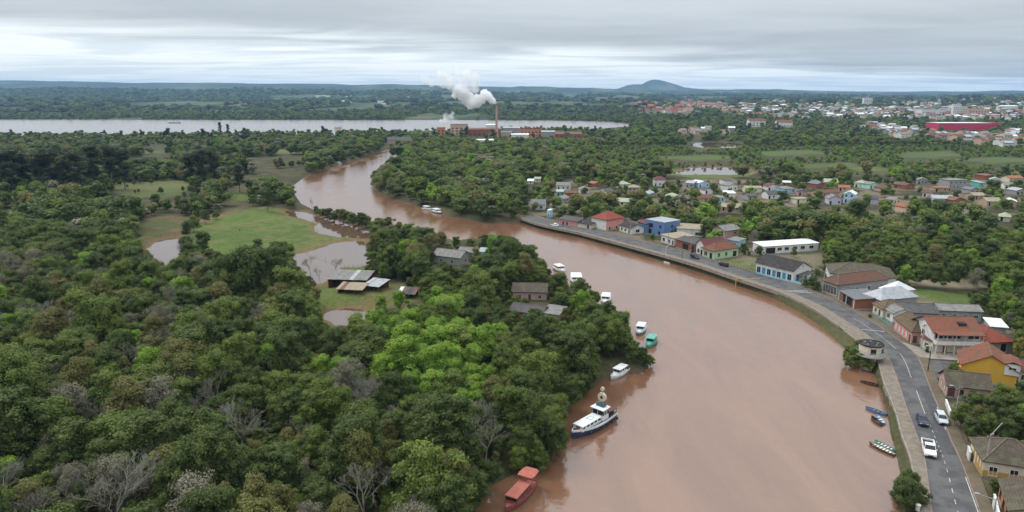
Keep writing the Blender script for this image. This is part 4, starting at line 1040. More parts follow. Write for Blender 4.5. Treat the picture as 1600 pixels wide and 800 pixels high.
pole('utility_pole', 'concrete utility pole at the pavement by dark trees', (1490, 665), 8.0, polem, (-1.6, 0), cross=True)
pole('lamp_post', 'lamp post with long arm beside the orange house', (1552, 806), 3.0, polem, (-2.4, .8))
q = thing('litter_bin', 'white bin on the promenade beside the bank bush', 'bin', P(1433.5, 797, 2.4))
b_ = MB(); b_.lathe([(.28, 0), (.36, .85), (.40, .87), (.40, .95), (.05, 1.05)], 12); b_.build('bin_body', frame_w, q)
b_ = MB(); b_.tube((0, 0, -.1), (0, 0, .05), .2, n=8); b_.build('foot', steel, q)
# power lines between the roadside poles
wirem = mat('wire', (0.03, 0.03, 0.03), 0.8, 0.1)
pls = [o for o in COL.objects if o.name.startswith('utility_pole') and o.type == 'EMPTY']
pls.sort(key=lambda o: o.location.y)
for a_, b2 in zip(pls, pls[1:]):
    A_, B_ = a_.location + Vector((0, 0, 6.8)), b2.location + Vector((0, 0, 6.8))
    q = MB(); pr = None
    for k in range(11):
        t_ = k / 10; p_ = A_.lerp(B_, t_) - Vector((0, 0, 4 * t_ * (1 - t_) * .9)) - A_
        if pr is not None: q.tube(pr, p_, .028, n=4, cap=False)
        pr = p_
    tag(q.build('power_line', wirem, None, A_), 'thin power line strung between roadside utility poles', 'power line', 'power lines along the road')
# jetty frame in yellow
t = thing('yellow_jetty', 'small yellow landing frame on the bank below the blue house', 'jetty', P(1168, 441, 1.3))
ym = W['yellow']
for k in range(5):
    q = MB(); q.box(-.1, .1, -.1, .1, -1.6, 1.3); q.build('post', ym, t, (k * 2.0 - 4, (k % 2) * .6, 0))
for z_ in (.5, 1.2):
    q = MB(); q.box(-4.2, 4.2, -.05, .05, z_ - .08, z_ + .08); q.build('rail', ym, t, (0, -.12, 0), 0)
# ------------------------------------------------------------------ boats
def hull_rings(Ln, Bm, D, rake=.5, tran=.75, n=12, sheer=.35, low=.25):
    """half-sections from stern (-L/2) to bow (+L/2); returns outer rings of points (keel up both sides)"""
    rings = []
    for i in range(n + 1):
        s = i / n; x = -Ln/2 + Ln * s
        f = (tran + (1 - tran) * min(1, s / .35)) if s < .35 else (1 - ((s - .35) / .65) ** 2.6)
        f = max(f, .02); b_ = Bm / 2 * f
        zt = D * (1 + sheer * max(0, (s - .45) / .55) ** 2)
        xb = x - rake * max(0, (s - .7) / .3) ** 1.5
        rings.append([(x, -b_, zt), (x, -b_ * .96, zt * .45), (xb, -b_ * .7, -low), (xb, b_ * .7, -low), (x, b_ * .96, zt * .45), (x, b_, zt)])
    return rings
def open_boat(t, Ln, Bm, D, m_out, m_in, gun=None, seats=3, seatm=None):
    r = hull_rings(Ln, Bm, D, rake=.35, tran=.55)
    q = MB(); q.loft(r, 0, False, False); q.face(r[0][::-1], 0); q.build('hull', m_out, t)
    ins = [[(p[0] * .985, p[1] * .86, p[2] * (1 if k in (0, 5) else .5) + (.04 if k in (2, 3) else 0)) for k, p in enumerate(a)] for a in r]
    q = MB(); q.loft(ins, 0, False, False); q.build('floor', m_in, t)
    q = MB()
    for a, b_, c_, d_ in zip(r, r[1:], ins, ins[1:]):
        for k in (0, 5):
            q.face([(a[k][0], a[k][1], a[k][2] + .03), (b_[k][0], b_[k][1], b_[k][2] + .03), (d_[k][0], d_[k][1], d_[k][2] + .03), (c_[k][0], c_[k][1], c_[k][2] + .03)])
    q.build('gunwale', gun or m_out, t)
    for k in range(seats):
        q = MB(); w_ = Bm * (.40 if k < seats - 1 else .33); q.box(-.14, .14, -w_, w_, D * .62, D * .70); q.build('thwart', seatm or m_in, t, (-Ln * .3 + k * Ln * .6 / max(1, seats - 1), 0, 0))
bwhite = mat('boat_white', (0.68, 0.69, 0.69), 0.45, 0.08); bblue = mat('boat_navy', (0.035, 0.05, 0.10), 0.45, 0.2)
bred = mat('boat_red', (0.42, 0.135, 0.095), 0.6, col2=(0.33, 0.10, 0.075), scale=1.2); bredd = mat('boat_red_dark', (0.22, 0.07, 0.055), 0.6, 0.2)
bwood = mat('boat_wood', (0.085, 0.055, 0.038), 0.8, 0.25); bdark = mat('boat_dark', (0.03, 0.028, 0.03), 0.7, 0.3)
bgreen = mat('boat_green', (0.10, 0.34, 0.27), 0.5, 0.15); bpale = mat('boat_pale_blue', (0.50, 0.60, 0.64), 0.45, 0.1)
bgrey = mat('boat_grey', (0.16, 0.17, 0.18), 0.6, 0.2); bsky = mat('boat_bright_blue', (0.05, 0.19, 0.42), 0.5, 0.15); bdeck = mat('boat_deck_maroon', (0.11, 0.05, 0.045), 0.7, 0.2)
bcream = mat('boat_cream', (0.55, 0.49, 0.36), 0.6, 0.1); bteal = mat('boat_side_teal', (0.07, 0.115, 0.13), 0.5, 0.2)
def boat_at(stern, bow, name, label, z=0.0, group=None):
    a, b_ = P(*stern, z), P(*bow, z)
    v = b_ - a
    t = thing(name, label, 'boat', (a + b_) / 2, math.atan2(v.y, v.x), group)
    m = (a + b_) / 2
    FOOT.append((m.x, m.y, v.length / 2))
    register(m, v.length, v.length * .3, math.atan2(v.y, v.x), 2.5, 1)
    return t, v.length
def decked(t, Ln, Bm, D, m_out, m_deck, m_rub=None, low=.3, rake=.5, tran=.75):
    r = hull_rings(Ln, Bm, D, rake, tran, low=low)
    q = MB(); q.loft(r, 0, False, False); q.face(r[0][::-1], 0); q.build('hull', m_out, t)
    q = MB()
    for a, b_ in zip(r, r[1:]): q.face([(a[0][0], a[0][1] * .97, a[0][2] - .12), (a[5][0], a[5][1] * .97, a[5][2] - .12), (b_[5][0], b_[5][1] * .97, b_[5][2] - .12), (b_[0][0], b_[0][1] * .97, b_[0][2] - .12)])
    q.build('deck', m_deck, t)
    q = MB()
    for k, s_ in ((0, -1), (5, 1)):
        for a, b_ in zip(r, r[1:]):
            p0, p1 = a[k], b_[k]
            q.loft([[(p[0], p[1] - .02, p[2] - .30), (p[0], p[1] + s_ * .05 + .02, p[2] - .30), (p[0], p[1] + s_ * .05 + .02, p[2] + .08), (p[0], p[1] - s_ * .08, p[2] + .08)] for p in (p0, p1)], 0, False)
    q.build('rubbing_strake', m_rub or m_out, t)
def cabin(t, x0, x1, y0, z0, z1, m_wall, m_roof, nwin=3, over=.2, front=True, name='cabin', taper=.92):
    q = MB(); q.prism([(x0, -y0, z0), (x1, -y0, z0), (x1, y0, z0), (x0, y0, z0)], [(x0 + .05, -y0 * taper, z1), (x1 - .25 * (z1 - z0), -y0 * taper, z1), (x1 - .25 * (z1 - z0), y0 * taper, z1), (x0 + .05, y0 * taper, z1)])
    o_ = q.build(name, m_wall, t)
    hh = (z1 - z0)
    for sy in (-1, 1):
        for k in range(nwin):
            w_ = (x1 - x0) / nwin; q = MB(); q.box(-w_ * .32, w_ * .32, -.03, .03, -hh * .16, hh * .16)
            q.build('window', glass, o_, (x0 + w_ * (k + .42), sy * (y0 * (1 - (1 - taper) * .62) + .01), z0 + hh * .62))
    if front:
        for sy in (-.5, .5):
            q = MB(); q.box(-.03, .03, -y0 * .4, y0 * .4, -hh * .17, hh * .17); q.build('window', glass, o_, (x1 - .25 * hh * .62 + .02, sy * y0 * .9, z0 + hh * .62), (0, -.24, 0))
    q = MB(); q.prism([(x0 - over, -y0 - over * .5, z1 - .002), (x1 + over * .4, -y0 - over * .5, z1 - .002), (x1 + over * .4, y0 + over * .5, z1 - .002), (x0 - over, y0 + over * .5, z1 - .002)],
                      [(x0 - over, -y0 * .92, z1 + .1), (x1, -y0 * .92, z1 + .1), (x1, y0 * .92, z1 + .1), (x0 - over, y0 * .92, z1 + .1)])
    q.build('roof', m_roof, t)
    return o_
# red covered boat
t, Ln = boat_at((832, 757), (790, 803), 'covered_boat', 'red wooden boat with long cabin roof and raised canopy at the lower bank')
Bm = 2.7
decked(t, Ln, Bm, .85, bredd, bred, bredd)
cabin(t, -Ln * .20, Ln * .33, Bm * .40, .75, 2.05, bredd, bred, 6, .1, True, 'long_cabin', .96)
for sx in (-.46, -.24):
    for sy in (-1, 1):
        q = MB(); q.tube((0, 0, .7), (0, 0, 3.0), .05, n=5); q.build('canopy_post', bredd, t, (Ln * sx, sy * Bm * .40, 0))
q = MB(); pts = [(-.50, -.30), (-.46, -.46), (-.30, -.50), (-.18, -.46), (-.18, .46), (-.30, .50), (-.46, .46), (-.50, .30)]
q.prism([(Ln * a, Bm * b_ * 1.1, 3.0) for a, b_ in pts], [(Ln * a, Bm * b_ * 1.06, 3.12) for a, b_ in pts]); q.build('canopy', bred, t)
# dredger-like work boat
t, Ln = boat_at((955, 651), (893, 687), 'work_boat', 'navy and white river work boat with wheelhouse and round drum on its mast')
Bm = Ln * .30
decked(t, Ln, Bm, 1.35, bblue, bteal, bwhite, .4)
o_ = cabin(t, -Ln * .10, Ln * .36, Bm * .30, 1.2, 2.25, bwhite, bwhite, 5, .1, False, 'hold_cover', .9)
q = MB(); q.box(-.04, .04, -.45, .45, -.3, .3); q.build('red_panel', bred, o_, (Ln * .36 - .10, 0, 1.75), (0, -.2, 0))
q = MB()
for sx in (.0, .09): q.box(Ln * sx, Ln * sx + .06, -.55, .55, 2.36, 2.40)
for sy in (-.5, .5): q.box(0, Ln * .12, sy - .03, sy + .03, 2.36, 2.40)
q.build('hatch_frame', bgreen, t)
cabin(t, -Ln * .27, -Ln * .11, Bm * .36, 1.3, 3.6, bwhite, bwhite, 3, .35, True, 'wheelhouse', .94)
q = MB(); q.box(-Ln * .48, -Ln * .275, -Bm * .40, Bm * .40, 2.45, 2.56); q.build('aft_canopy', bdeck, t)
for sx in (-.47, -.29):
    for sy in (-1, 1):
        q = MB(); q.tube((0, 0, 1.1), (0, 0, 2.45), .05, n=5); q.build('canopy_post', bdark, t, (Ln * sx, sy * Bm * .37, 0))
q = MB(); q.box(-Ln * .45, -Ln * .29, -Bm * .26, Bm * .26, 1.25, 2.2); q.build('engine_house', bdark, t)
q = MB(); q.tube((0, 0, 3.7), (0, 0, 7.6), .14, .09, 7); m_ = q.build('mast', bgrey, t, (-Ln * .24, 0, 0))
q = MB(); q.tube((-.25, 0, 5.5), (.25, 0, 5.5), .95, .95, 14); q.build('drum', bcream, m_)
q = MB(); q.tube((-.27, 0, 5.5), (.27, 0, 5.5), .35, .35, 10); q.build('drum_hub', bdark, m_)
q = MB(); q.tube((-.18, 0, 7.2), (.18, 0, 7.2), .42, .42, 12); q.build('lamp_drum', bcream, m_)
q = MB(); q.box(-.5, .5, -.9, .9, 3.72, 4.4); q.build('roof_locker', bteal, t, (-Ln * .22, 0, 0))
for k in range(6):
    for sy in (-1, 1):
        q = MB(); q.tube((0, -.1, 0), (0, .1, 0), .33, .33, 10); q.build('tyre_fender', bdark, t, (Ln * (-.42 + .13 * k), sy * Bm * .54, .75))
for sx in (.44, .30, -.02):
    q = MB(); q.tube((0, 0, 1.2), (0, 0, 3.2), .03, n=4); q.build('stay', bredd, t, (Ln * sx * .6, -Bm * .42, 0))
# cabin cruisers
def cruiser(stern, bow, name, label, m_h, m_c, m_r, bm=.34, rooff=.55):
    t, Ln = boat_at(stern, bow, name, label)
    B_ = Ln * bm
    decked(t, Ln, B_, .75, m_h, m_c, m_c, .25)
    cabin(t, -Ln * .30, Ln * .16, B_ * .40, .65, 2.0, m_c, m_r, 3, .35, True, 'cabin')
    q = MB(); q.prism([(Ln * .15, -B_ * .36, .7), (Ln * .36, -B_ * .14, .8), (Ln * .36, B_ * .14, .8), (Ln * .15, B_ * .36, .7)], [(Ln * .15, -B_ * .30, 1.15), (Ln * .33, -B_ * .1, 1.0), (Ln * .33, B_ * .1, 1.0), (Ln * .15, B_ * .30, 1.15)]); q.build('foredeck_cabin', m_c, t)
    q = MB()
    for sy in (-1, 1):
        q.tube((-Ln * .46, sy * B_ * .34, .7), (-Ln * .46, sy * B_ * .34, 2.05), .04, n=5)
    q.build('aft_rail', steel, t)
    return t
cruiser((979, 579), (954, 594.5), 'cabin_boat', 'pale blue cabin boat with white canopy at the wooded point', bpale, bwhite, bwhite, .30)
cruiser((1022, 531), (1011, 545), 'cabin_boat', 'green cabin boat moored beyond the wooded point', bgreen, bgreen, bgreen)
cruiser((1004, 512), (997, 525), 'cabin_boat', 'white-topped grey cabin boat next to the green boat', bgrey, bpale, bwhite)
cruiser((948, 464.5), (944.5, 477), 'cabin_boat', 'white cabin boat alone by the bank shrubs', bwhite, bwhite, bwhite)
cruiser((899, 432), (902.5, 447), 'cabin_boat', 'white cabin boat with dark windscreen behind the bank trees', bwhite, bwhite, bwhite)
cruiser((868, 419), (882, 427), 'cabin_boat', 'white cabin boat farthest up the bank trees', bwhite, bwhite, bwhite, .4)
cruiser((661, 326.5), (675, 328.5), 'house_boat', 'white house boat moored at the far wooded bank', bwhite, bwhite, bwhite, .4)
cruiser((677, 330), (690, 334), 'house_boat', 'white house boat with dark hull nearest the far bank trees', bdark, bwhite, bwhite, .4)
cruiser((526, 257), (534, 256), 'house_boat', 'little pale boat at the upper river bend', bwhite, bcream, bwhite, .4)
# rowing boats
def canoe(stern, bow, label, mo, mi, seats=3, seatm=None, wid=1.15, name='rowing_boat'):
    t, Ln = boat_at(stern, bow, name, label)
    open_boat(t, Ln, wid, .42, mo, mi, None, seats, seatm)
canoe((1332, 534), (1304, 524.5), 'long dark canoe moored above the round kiosk', bwood, bdark)
canoe((1372, 604), (1344, 597.5), 'dark wooden canoe below the round kiosk', bwood, bdark, 4)
canoe((1385, 650), (1352, 638), 'slim blue-grey canoe at the near bank', bsky, bgrey, 4, bgrey, 1.3)
canoe((1377, 666), (1361, 652.5), 'small brown rowing boat beside the blue one', bwood, bdark, 2)
canoe((1381, 664), (1369, 651), 'small bright blue rowing boat with white inside', bsky, bpale, 3, bwhite)
canoe((1398, 713), (1358, 693.5), 'wooden rowing boat with white seats, nearest the bank bush', bwood, bcream, 6, bwhite, 1.25)
canoe((1398, 707), (1366, 690.5), 'grey-green rowing boat alongside the white-seated one', bgreen, bgrey, 5, bwhite, 1.2)
canoe((1046, 412.5), (1037, 410), 'white plank boat at the bank opposite the workshop', bwhite, bpale, 2)
canoe((1302, 504), (1296, 500.5), 'tiny white dinghy stranded on the grassy bank', bwhite, bpale, 2)
t, Ln = boat_at((282, 192.5), (263, 192.5), 'barge', 'long low grey barge on the far pale river')
decked(t, Ln, 5, 1.6, bgrey, bgrey, bgrey, .4)
cabin(t, -Ln * .48, -Ln * .38, 1.8, 1.5, 5.0, bwhite, bwhite, 1)

# ------------------------------------------------------------------ cars
tyre = mat('tyre_rubber', (0.02, 0.02, 0.02), 0.9, 0.2); rimm = mat('wheel_rim', (0.45, 0.45, 0.46), 0.4, 0.1, metal=0.6)
lightm = mat('headlight', (0.75, 0.75, 0.72), 0.2, 0.05); tailm = mat('taillight', (0.35, 0.02, 0.02), 0.3, 0.1); plastic = mat('bumper_black', (0.025, 0.025, 0.027), 0.6, 0.2)
def paint(name, c): return mat(name, c, 0.28, 0.04, spec=0.5)
def car(front, rear, label, pm, kind='sedan', z=ROAD_Z + .006, Ln=4.2, Wd=1.72):
    a, b_ = P(*rear, z), P(*front, z)
    v = b_ - a; v.normalize()
    t = thing('pickup_truck' if kind == 'pickup' else 'car', label, 'pickup' if kind == 'pickup' else 'car', (a + P(*front, z)) / 2, math.atan2(v.y, v.x))
    hw = Wd / 2
    zs = {'sedan': [(-.5, .55, .80, .86), (-.47, .32, .95, .95), (-.30, .28, .98, 1), (.22, .28, .95, 1), (.40, .28, .86, .97), (.48, .32, .74, .88), (.5, .45, .62, .80)],
          'hatch': [(-.5, .50, .95, .86), (-.47, .32, 1.0, .95), (-.30, .28, 1.0, 1), (.22, .28, .98, 1), (.40, .28, .88, .97), (.48, .32, .74, .88), (.5, .45, .62, .80)],
          'pickup': [(-.5, .50, 1.02, .97), (-.48, .42, 1.06, .98), (-.06, .40, 1.08, 1), (.22, .36, 1.10, 1), (.42, .36, 1.02, .98), (.485, .42, .92, .94), (.5, .5, .80, .9)]}[kind]
    rings = [[(Ln * x, -hw * f, zb), (Ln * x, -hw * f * 1.0, (zb + zt) / 2), (Ln * x, -hw * f * .93, zt), (Ln * x, hw * f * .93, zt), (Ln * x, hw * f, (zb + zt) / 2), (Ln * x, hw * f, zb)] for x, zb, zt, f in zs]
    q = MB(); q.loft(rings); q.build('body', pm, t)
    x0, x1, r0, r1, zb, zt = {'sedan': (-.40, .24, -.24, .08, .93, 1.43), 'hatch': (-.49, .24, -.42, .08, .96, 1.50), 'pickup': (-.06, .24, -.04, .14, 1.06, 1.72)}[kind]
    q = MB(); q.prism([(Ln * x0, -hw * .90, zb), (Ln * x1, -hw * .90, zb), (Ln * x1, hw * .90, zb), (Ln * x0, hw * .90, zb)], [(Ln * r0, -hw * .74, zt), (Ln * r1, -hw * .74, zt), (Ln * r1, hw * .74, zt), (Ln * r0, hw * .74, zt)])
    q.build('window_band', glass, t)
    q = MB(); q.prism([(Ln * r0 - .06, -hw * .76, zt - .02), (Ln * r1 + .05, -hw * .76, zt - .02), (Ln * r1 + .05, hw * .76, zt - .02), (Ln * r0 - .06, hw * .76, zt - .02)], [(Ln * r0, -hw * .66, zt + .06), (Ln * r1, -hw * .66, zt + .06), (Ln * r1, hw * .66, zt + .06), (Ln * r0, hw * .66, zt + .06)])
    q.build('roof', pm, t)
    q = MB()
    for sy in (-1, 1):
        for (xa, xb) in ((x0, r0), (x1, r1)) + (() if kind == 'pickup' else (((x0 + x1) / 2, (r0 + r1) / 2),)):
            q.tube((Ln * xa, sy * hw * .905, zb - .02), (Ln * xb, sy * hw * .75, zt), .045, .045, 4)
    q.build('pillar', pm, t)
    for sx in (-.31, .31):
        for sy in (-1, 1):
            q = MB(); q.tube((0, -.10, 0), (0, .10, 0), .32, .32, 14); w_ = q.build('wheel', tyre, t, (Ln * sx, sy * (hw - .10), .32))
            q = MB(); q.tube((0, -.105, 0), (0, .105, 0), .19, .19, 10); q.build('rim', rimm, w_)
    for sy in (-1, 1):
        q = MB(); q.box(-.03, .05, -.2, .2, -.07, .07); q.build('headlight', lightm, t, (Ln * .482, sy * hw * .62, zs[-2][2] - .10))
        q = MB(); q.box(-.05, .02, -.12, .12, -.11, .11); q.build('taillight', tailm, t, (-Ln * .49, sy * hw * .70, zs[0][2] - .16))
        q = MB(); q.box(-.08, .08, -.1, .1, -.07, .07); q.build('mirror', pm, t, (Ln * (x1 - .05), sy * (hw + .06), zb + .06))
    q = MB(); q.box(-.05, .08, -hw * .84, hw * .84, .28, .46); q.build('bumper', plastic, t, (Ln * .5, 0, 0))
    q = MB(); q.box(-.02, .05, -hw * .40, hw * .40, .50, .64); q.build('grille', plastic, t, (Ln * .5, 0, 0))
    if kind == 'pickup':
        q = MB(); q.box(-Ln * .475, -Ln * .075, -hw * .84, hw * .84, 1.02, 1.10); q.build('load_bed', bdark, t)
        q = MB()
        for sy in (-1, 1): q.box(-Ln * .49, -Ln * .065, sy * hw * .98 - .05, sy * hw * .98 + .05, .9, 1.36)
        q.box(-Ln * .505, -Ln * .485, -hw * .98, hw * .98, .6, 1.36); q.build('bed_side', pm, t)
    return t
car((1444, 669), (1437, 652), 'dark blue sedan driving down the road ahead of the pickup', paint('paint_navy', (0.022, 0.030, 0.062)), 'sedan')
car((1475, 666.5), (1466, 650), 'silver-white hatchback parked at the kerb', paint('paint_silver', (0.50, 0.54, 0.58)), 'hatch')
car((1454.5, 720), (1447, 693), 'white pickup truck with open dark load bed on the near road', paint('paint_white', (0.78, 0.78, 0.77)), 'pickup', Ln=5.2, Wd=1.95)
car((1091, 405.5), (1080, 401.5), 'black car parked in front of the maroon-roofed house', paint('paint_black', (0.012, 0.012, 0.014)), 'hatch')
car((1124, 413.5), (1136.5, 417.5), 'dark car with pale rear window parked by the lawn fence', paint('paint_graphite', (0.02, 0.021, 0.026)), 'hatch')
car((862, 352.5), (872, 354.5), 'white car at the far end of the road', paint('paint_white', (0.78, 0.78, 0.77)), 'sedan')

# ------------------------------------------------------------------ factory and far town
def block(name, label, x0, x1, yb, hpx, wall, rm, kind='flat', rise=.4, depth=None, nw=0, cat='factory building', group=None, z=2.1):
    s = pxm((x0 + x1) / 2, yb, z)
    wm_ = (x1 - x0) / s; h = hpx / s
    c, w, d, rot = frame_of((x0, yb), (x1, yb), None, depth or max(8, wm_ * .45), z)
    t = thing(name, label, cat, c, rot, group)
    q = MB(); q.box(-w/2, w/2, -d/2, d/2, -2, h)
    if kind == 'gable':
        for x in (-w/2, w/2): q.face([(x, -d/2, h), (x, d/2, h), (x, 0, h + rise * 4)])
    q.build('wall', W[wall], t)
    roof_mb(kind if kind != 'saw' else 'flat', w, d, h, rise * 4, .5).build('roof', R[rm], t)
    if kind == 'saw':
        for k in range(5):
            xa, xb = -w/2 + w * k / 5, -w/2 + w * (k + 1) / 5; q = MB()
            q.prism([(xa, -d/2, h + .15), (xb - .3, -d/2, h + .15), (xb - .3, -d/2, h + .16), (xa, -d/2, h + 3.2)], [(xa, d/2, h + .15), (xb - .3, d/2, h + .15), (xb - .3, d/2, h + .16), (xa, d/2, h + 3.2)]); q.build('roof_tooth', R[rm], t)
    if nw:
        for f_ in range(max(1, int(h / 5))):
            for k in range(nw):
                q = win_small(w / nw * .42, 1.8, W[wall]); link('window', q, t, (-w/2 + w * (k + .5) / nw, -d/2, 1.5 + f_ * 4.2))
    register(c, w, d, rot, h, 0)
    return t
block('factory_block', 'tall orange brick factory block', 704, 731, 211.5, 17, 'peach', 'rust', 'flat', nw=4)
block('factory_block', 'small orange tower block left of the tall block', 683, 695, 211.5, 11, 'orange', 'rust', 'gable', .4, nw=2)
block('factory_hall', 'long orange brick hall under the chimney', 731, 782, 212.5, 10, 'brick', 'rust', 'gable', .5, nw=7)
block('factory_hall', 'white-roofed unit before the chimney', 760, 774, 205.5, 10, 'white', 'white', 'mono', .3)
block('factory_hall', 'orange saw-tooth roofed hall right of the chimney', 813, 846, 213.5, 12, 'orange', 'rust', 'saw', nw=6)
block('factory_hall', 'grey shed right of the saw-tooth hall', 846, 867, 214, 8, 'grey', 'zinc', 'gable', .4)
block('factory_hall', 'dark red roofed hall at the right end of the factory', 867, 909, 215.5, 6, 'brick', 'rust', 'gable', .8, nw=6)
block('factory_hall', 'white roofed shed below the saw-tooth hall', 799, 826, 215.5, 5, 'white', 'white', 'gable', .4)
block('factory_hall', 'low white store nearest in the factory yard', 744, 771, 222.5, 3.5, 'white', 'white', 'gable', .3)
block('factory_hall', 'small orange store below the saw-tooth hall', 829, 838, 216.5, 6, 'orange', 'rust', 'gable', .4)
block('factory_hall', 'pinkish hall left of the saw-tooth hall', 783, 800, 213, 6, 'rose', 'asbestos', 'gable', .5)
block('factory_hall', 'pale unit with grey roof behind the chimney yard', 786, 812, 209, 9, 'grey', 'zinc', 'gable', .4)
block('factory_hall', 'long low building with dark roof left of the factory', 600, 641, 224.5, 5, 'rose', 'darkasb', 'gable', 1.0)
block('factory_house', 'cream building above the river bend', 523, 533, 208, 8, 'cream', 'asbestos', 'gable', .4, cat='house')
block('factory_hall', 'pale flat store at the lake shore', 650, 682, 210, 5, 'tan', 'asbestos', 'flat')
c = P(776, 214.5, 2.0); s = pxm(776, 214.5)
t = thing('factory_chimney', 'tall slender red brick factory chimney with pale band', 'chimney', c)
H_ = 50 / s
q = MB(); q.lathe([(2.5, -1), (2.2, 2), (1.8, H_ * .4), (1.25, H_ - 1.2)], 16); q.build('shaft', W['rose'], t)
q = MB(); q.lathe([(1.3, H_ - 1.2), (1.55, H_ - 1.0), (1.55, H_ - .1), (1.1, H_), (1.0, H_ - .6)], 16); q.build('crown_ring', W['brick'], t)
q = MB(); q.lathe([(3.2, -1), (3.2, 4.5), (2.7, 4.7)], 16); q.build('pedestal', W['orange'], t)
CHIM = c + Vector((0, 0, H_))

def ray_ground(px, py):
    a, b_ = (px - 800) / FPX, -(py - 400) / FPX
    d_ = np.array([a, CP + b_ * SP, -SP + b_ * CP])
    ts = np.linspace(500, 7000, 400)
    x, y, z = d_[0] * ts, d_[1] * ts, CAMZ + d_[2] * ts
    g = ground(x, y)
    k = np.argmax(z < g)
    return (x[k], y[k], g[k]) if z[k] < g[k] else None
# named landmarks of the far town
def far_block(name, label, x0, x1, yb, hpx, wall, rm, kind='flat', rise=.4, depth=None, nw=0, cat='building', group=None):
    g = ray_ground((x0 + x1) / 2, yb)
    return block(name, label, x0, x1, yb, hpx, wall, rm, kind, rise, depth, nw, cat, group, g[2]) if g else None
W['crimson'] = wall_mat('crimson_cladding', (0.50, 0.03, 0.085), .15); R['crimson'] = sheet_mat('sheet_crimson', (0.50, 0.04, 0.09), (0.42, 0.03, 0.07), .6)
far_block('red_warehouse', 'long crimson warehouse with white roof edge in the far town', 1466, 1547, 203, 10.5, 'crimson', 'white', 'flat', depth=40)
far_block('red_store', 'small crimson store at the right end of the long warehouse', 1548, 1564, 202.5, 10, 'crimson', 'crimson', 'flat', depth=22)
far_block('white_church_building', 'white building with towers at the left of the far town', 1170, 1196, 198, 9, 'white', 'terra', 'gable', 1.0, nw=5)
far_block('white_school_building', 'white building beside the towered one', 1214, 1238, 199, 8, 'white', 'terra', 'gable', 1.0, nw=5)
far_block('apartment_tower', 'pale apartment tower with stepped top in the far town', 1488, 1500, 181, 18, 'white', 'zinc', nw=4)
far_block('apartment_tower', 'pale apartment tower right beside the stepped tower', 1500, 1510, 181, 15, 'cream', 'zinc', nw=4)
far_block('apartment_block', 'long white apartment row left of the towers', 1440, 1484, 180, 9, 'white', 'asbestos', nw=10)
far_block('apartment_block', 'peach apartment blocks right of the towers', 1514, 1545, 181, 11, 'peach', 'orange', nw=7)
far_block('apartment_block', 'tall white block left in the far town', 1349, 1362, 168, 15, 'white', 'zinc', nw=4)
far_block('silo_works', 'white works with tall stack at the right edge', 1564, 1590, 172, 6, 'white', 'white', 'gable', .6)
far_block('hill_manor', 'white estate building on the far hill left of the smoke', 480, 492, 147.5, 4, 'white', 'white', 'gable', .5)
far_block('hill_manor', 'long white sheds on the far hill left of the smoke', 492, 514, 152, 2.6, 'white', 'zinc', 'gable', .3)
far_block('hill_manor', 'white farm building on the far shore beyond the lake', 590, 601, 161.5, 3.4, 'white', 'zinc', 'gable', .4)
# the many small houses of the far town
rng = random.Random(77)
town_areas = [([(1130,168),(1200,160),(1350,152),(1480,160),(1600,160),(1600,190),(1460,190),(1400,184),(1300,186),(1180,182)], 170, 'houses of the far town'),
              ([(968,163),(1040,157),(1110,157),(1125,170),(1060,175),(985,172)], 55, 'houses of the far red suburb'),
              ([(1350,196),(1460,204),(1600,208),(1600,232),(1540,226),(1400,216)], 42, 'town houses above the wood'),
              ([(380,150),(640,150),(660,166),(560,165),(380,160)], 14, 'farm houses beyond the lake'),
              ([(1050,205),(1160,206),(1150,214),(1050,213)], 9, 'houses by the far pond')]
labs = {'white': 'pale walled', 'cream': 'cream walled', 'peach': 'peach walled', 'grey': 'grey walled', 'rose': 'rose walled', 'orange': 'orange walled', 'tan': 'tan walled', 'mint': 'mint walled'}
_fh = {}
def far_house_mesh(wl, rm, v):
    k = (wl, rm, v)
    if k not in _fh:
        r_ = random.Random(v); w, d, h, rh = r_.uniform(9, 14), r_.uniform(8, 11), r_.uniform(3.5, 8), r_.uniform(1.5, 3)
        q = MB(); q.box(-w/2, w/2, -d/2, d/2, -3, h)
        for x in (-w/2, w/2): q.face([(x, -d/2, h), (x, d/2, h), (x, 0, h + rh)])
        for f_ in range(int(h // 3.4)):
            for u in (-.3, 0, .3): q.box(u * w - .6, u * w + .6, -d/2 - .04, -d/2 - .01, f_ * 3.2 + 1, f_ * 3.2 + 2.3, 2)
        rq = roof_mb('gable', w, d, h, rh, .5)
        off_ = len(q.v); q.v += rq.v; q.f += [tuple(i + off_ for i in f_) for f_ in rq.f]; q.m += [1] * len(rq.f); q.uv += rq.uv
        _fh[k] = q.mesh('far_house', [W[wl], R[rm], glass])
    return _fh[k]
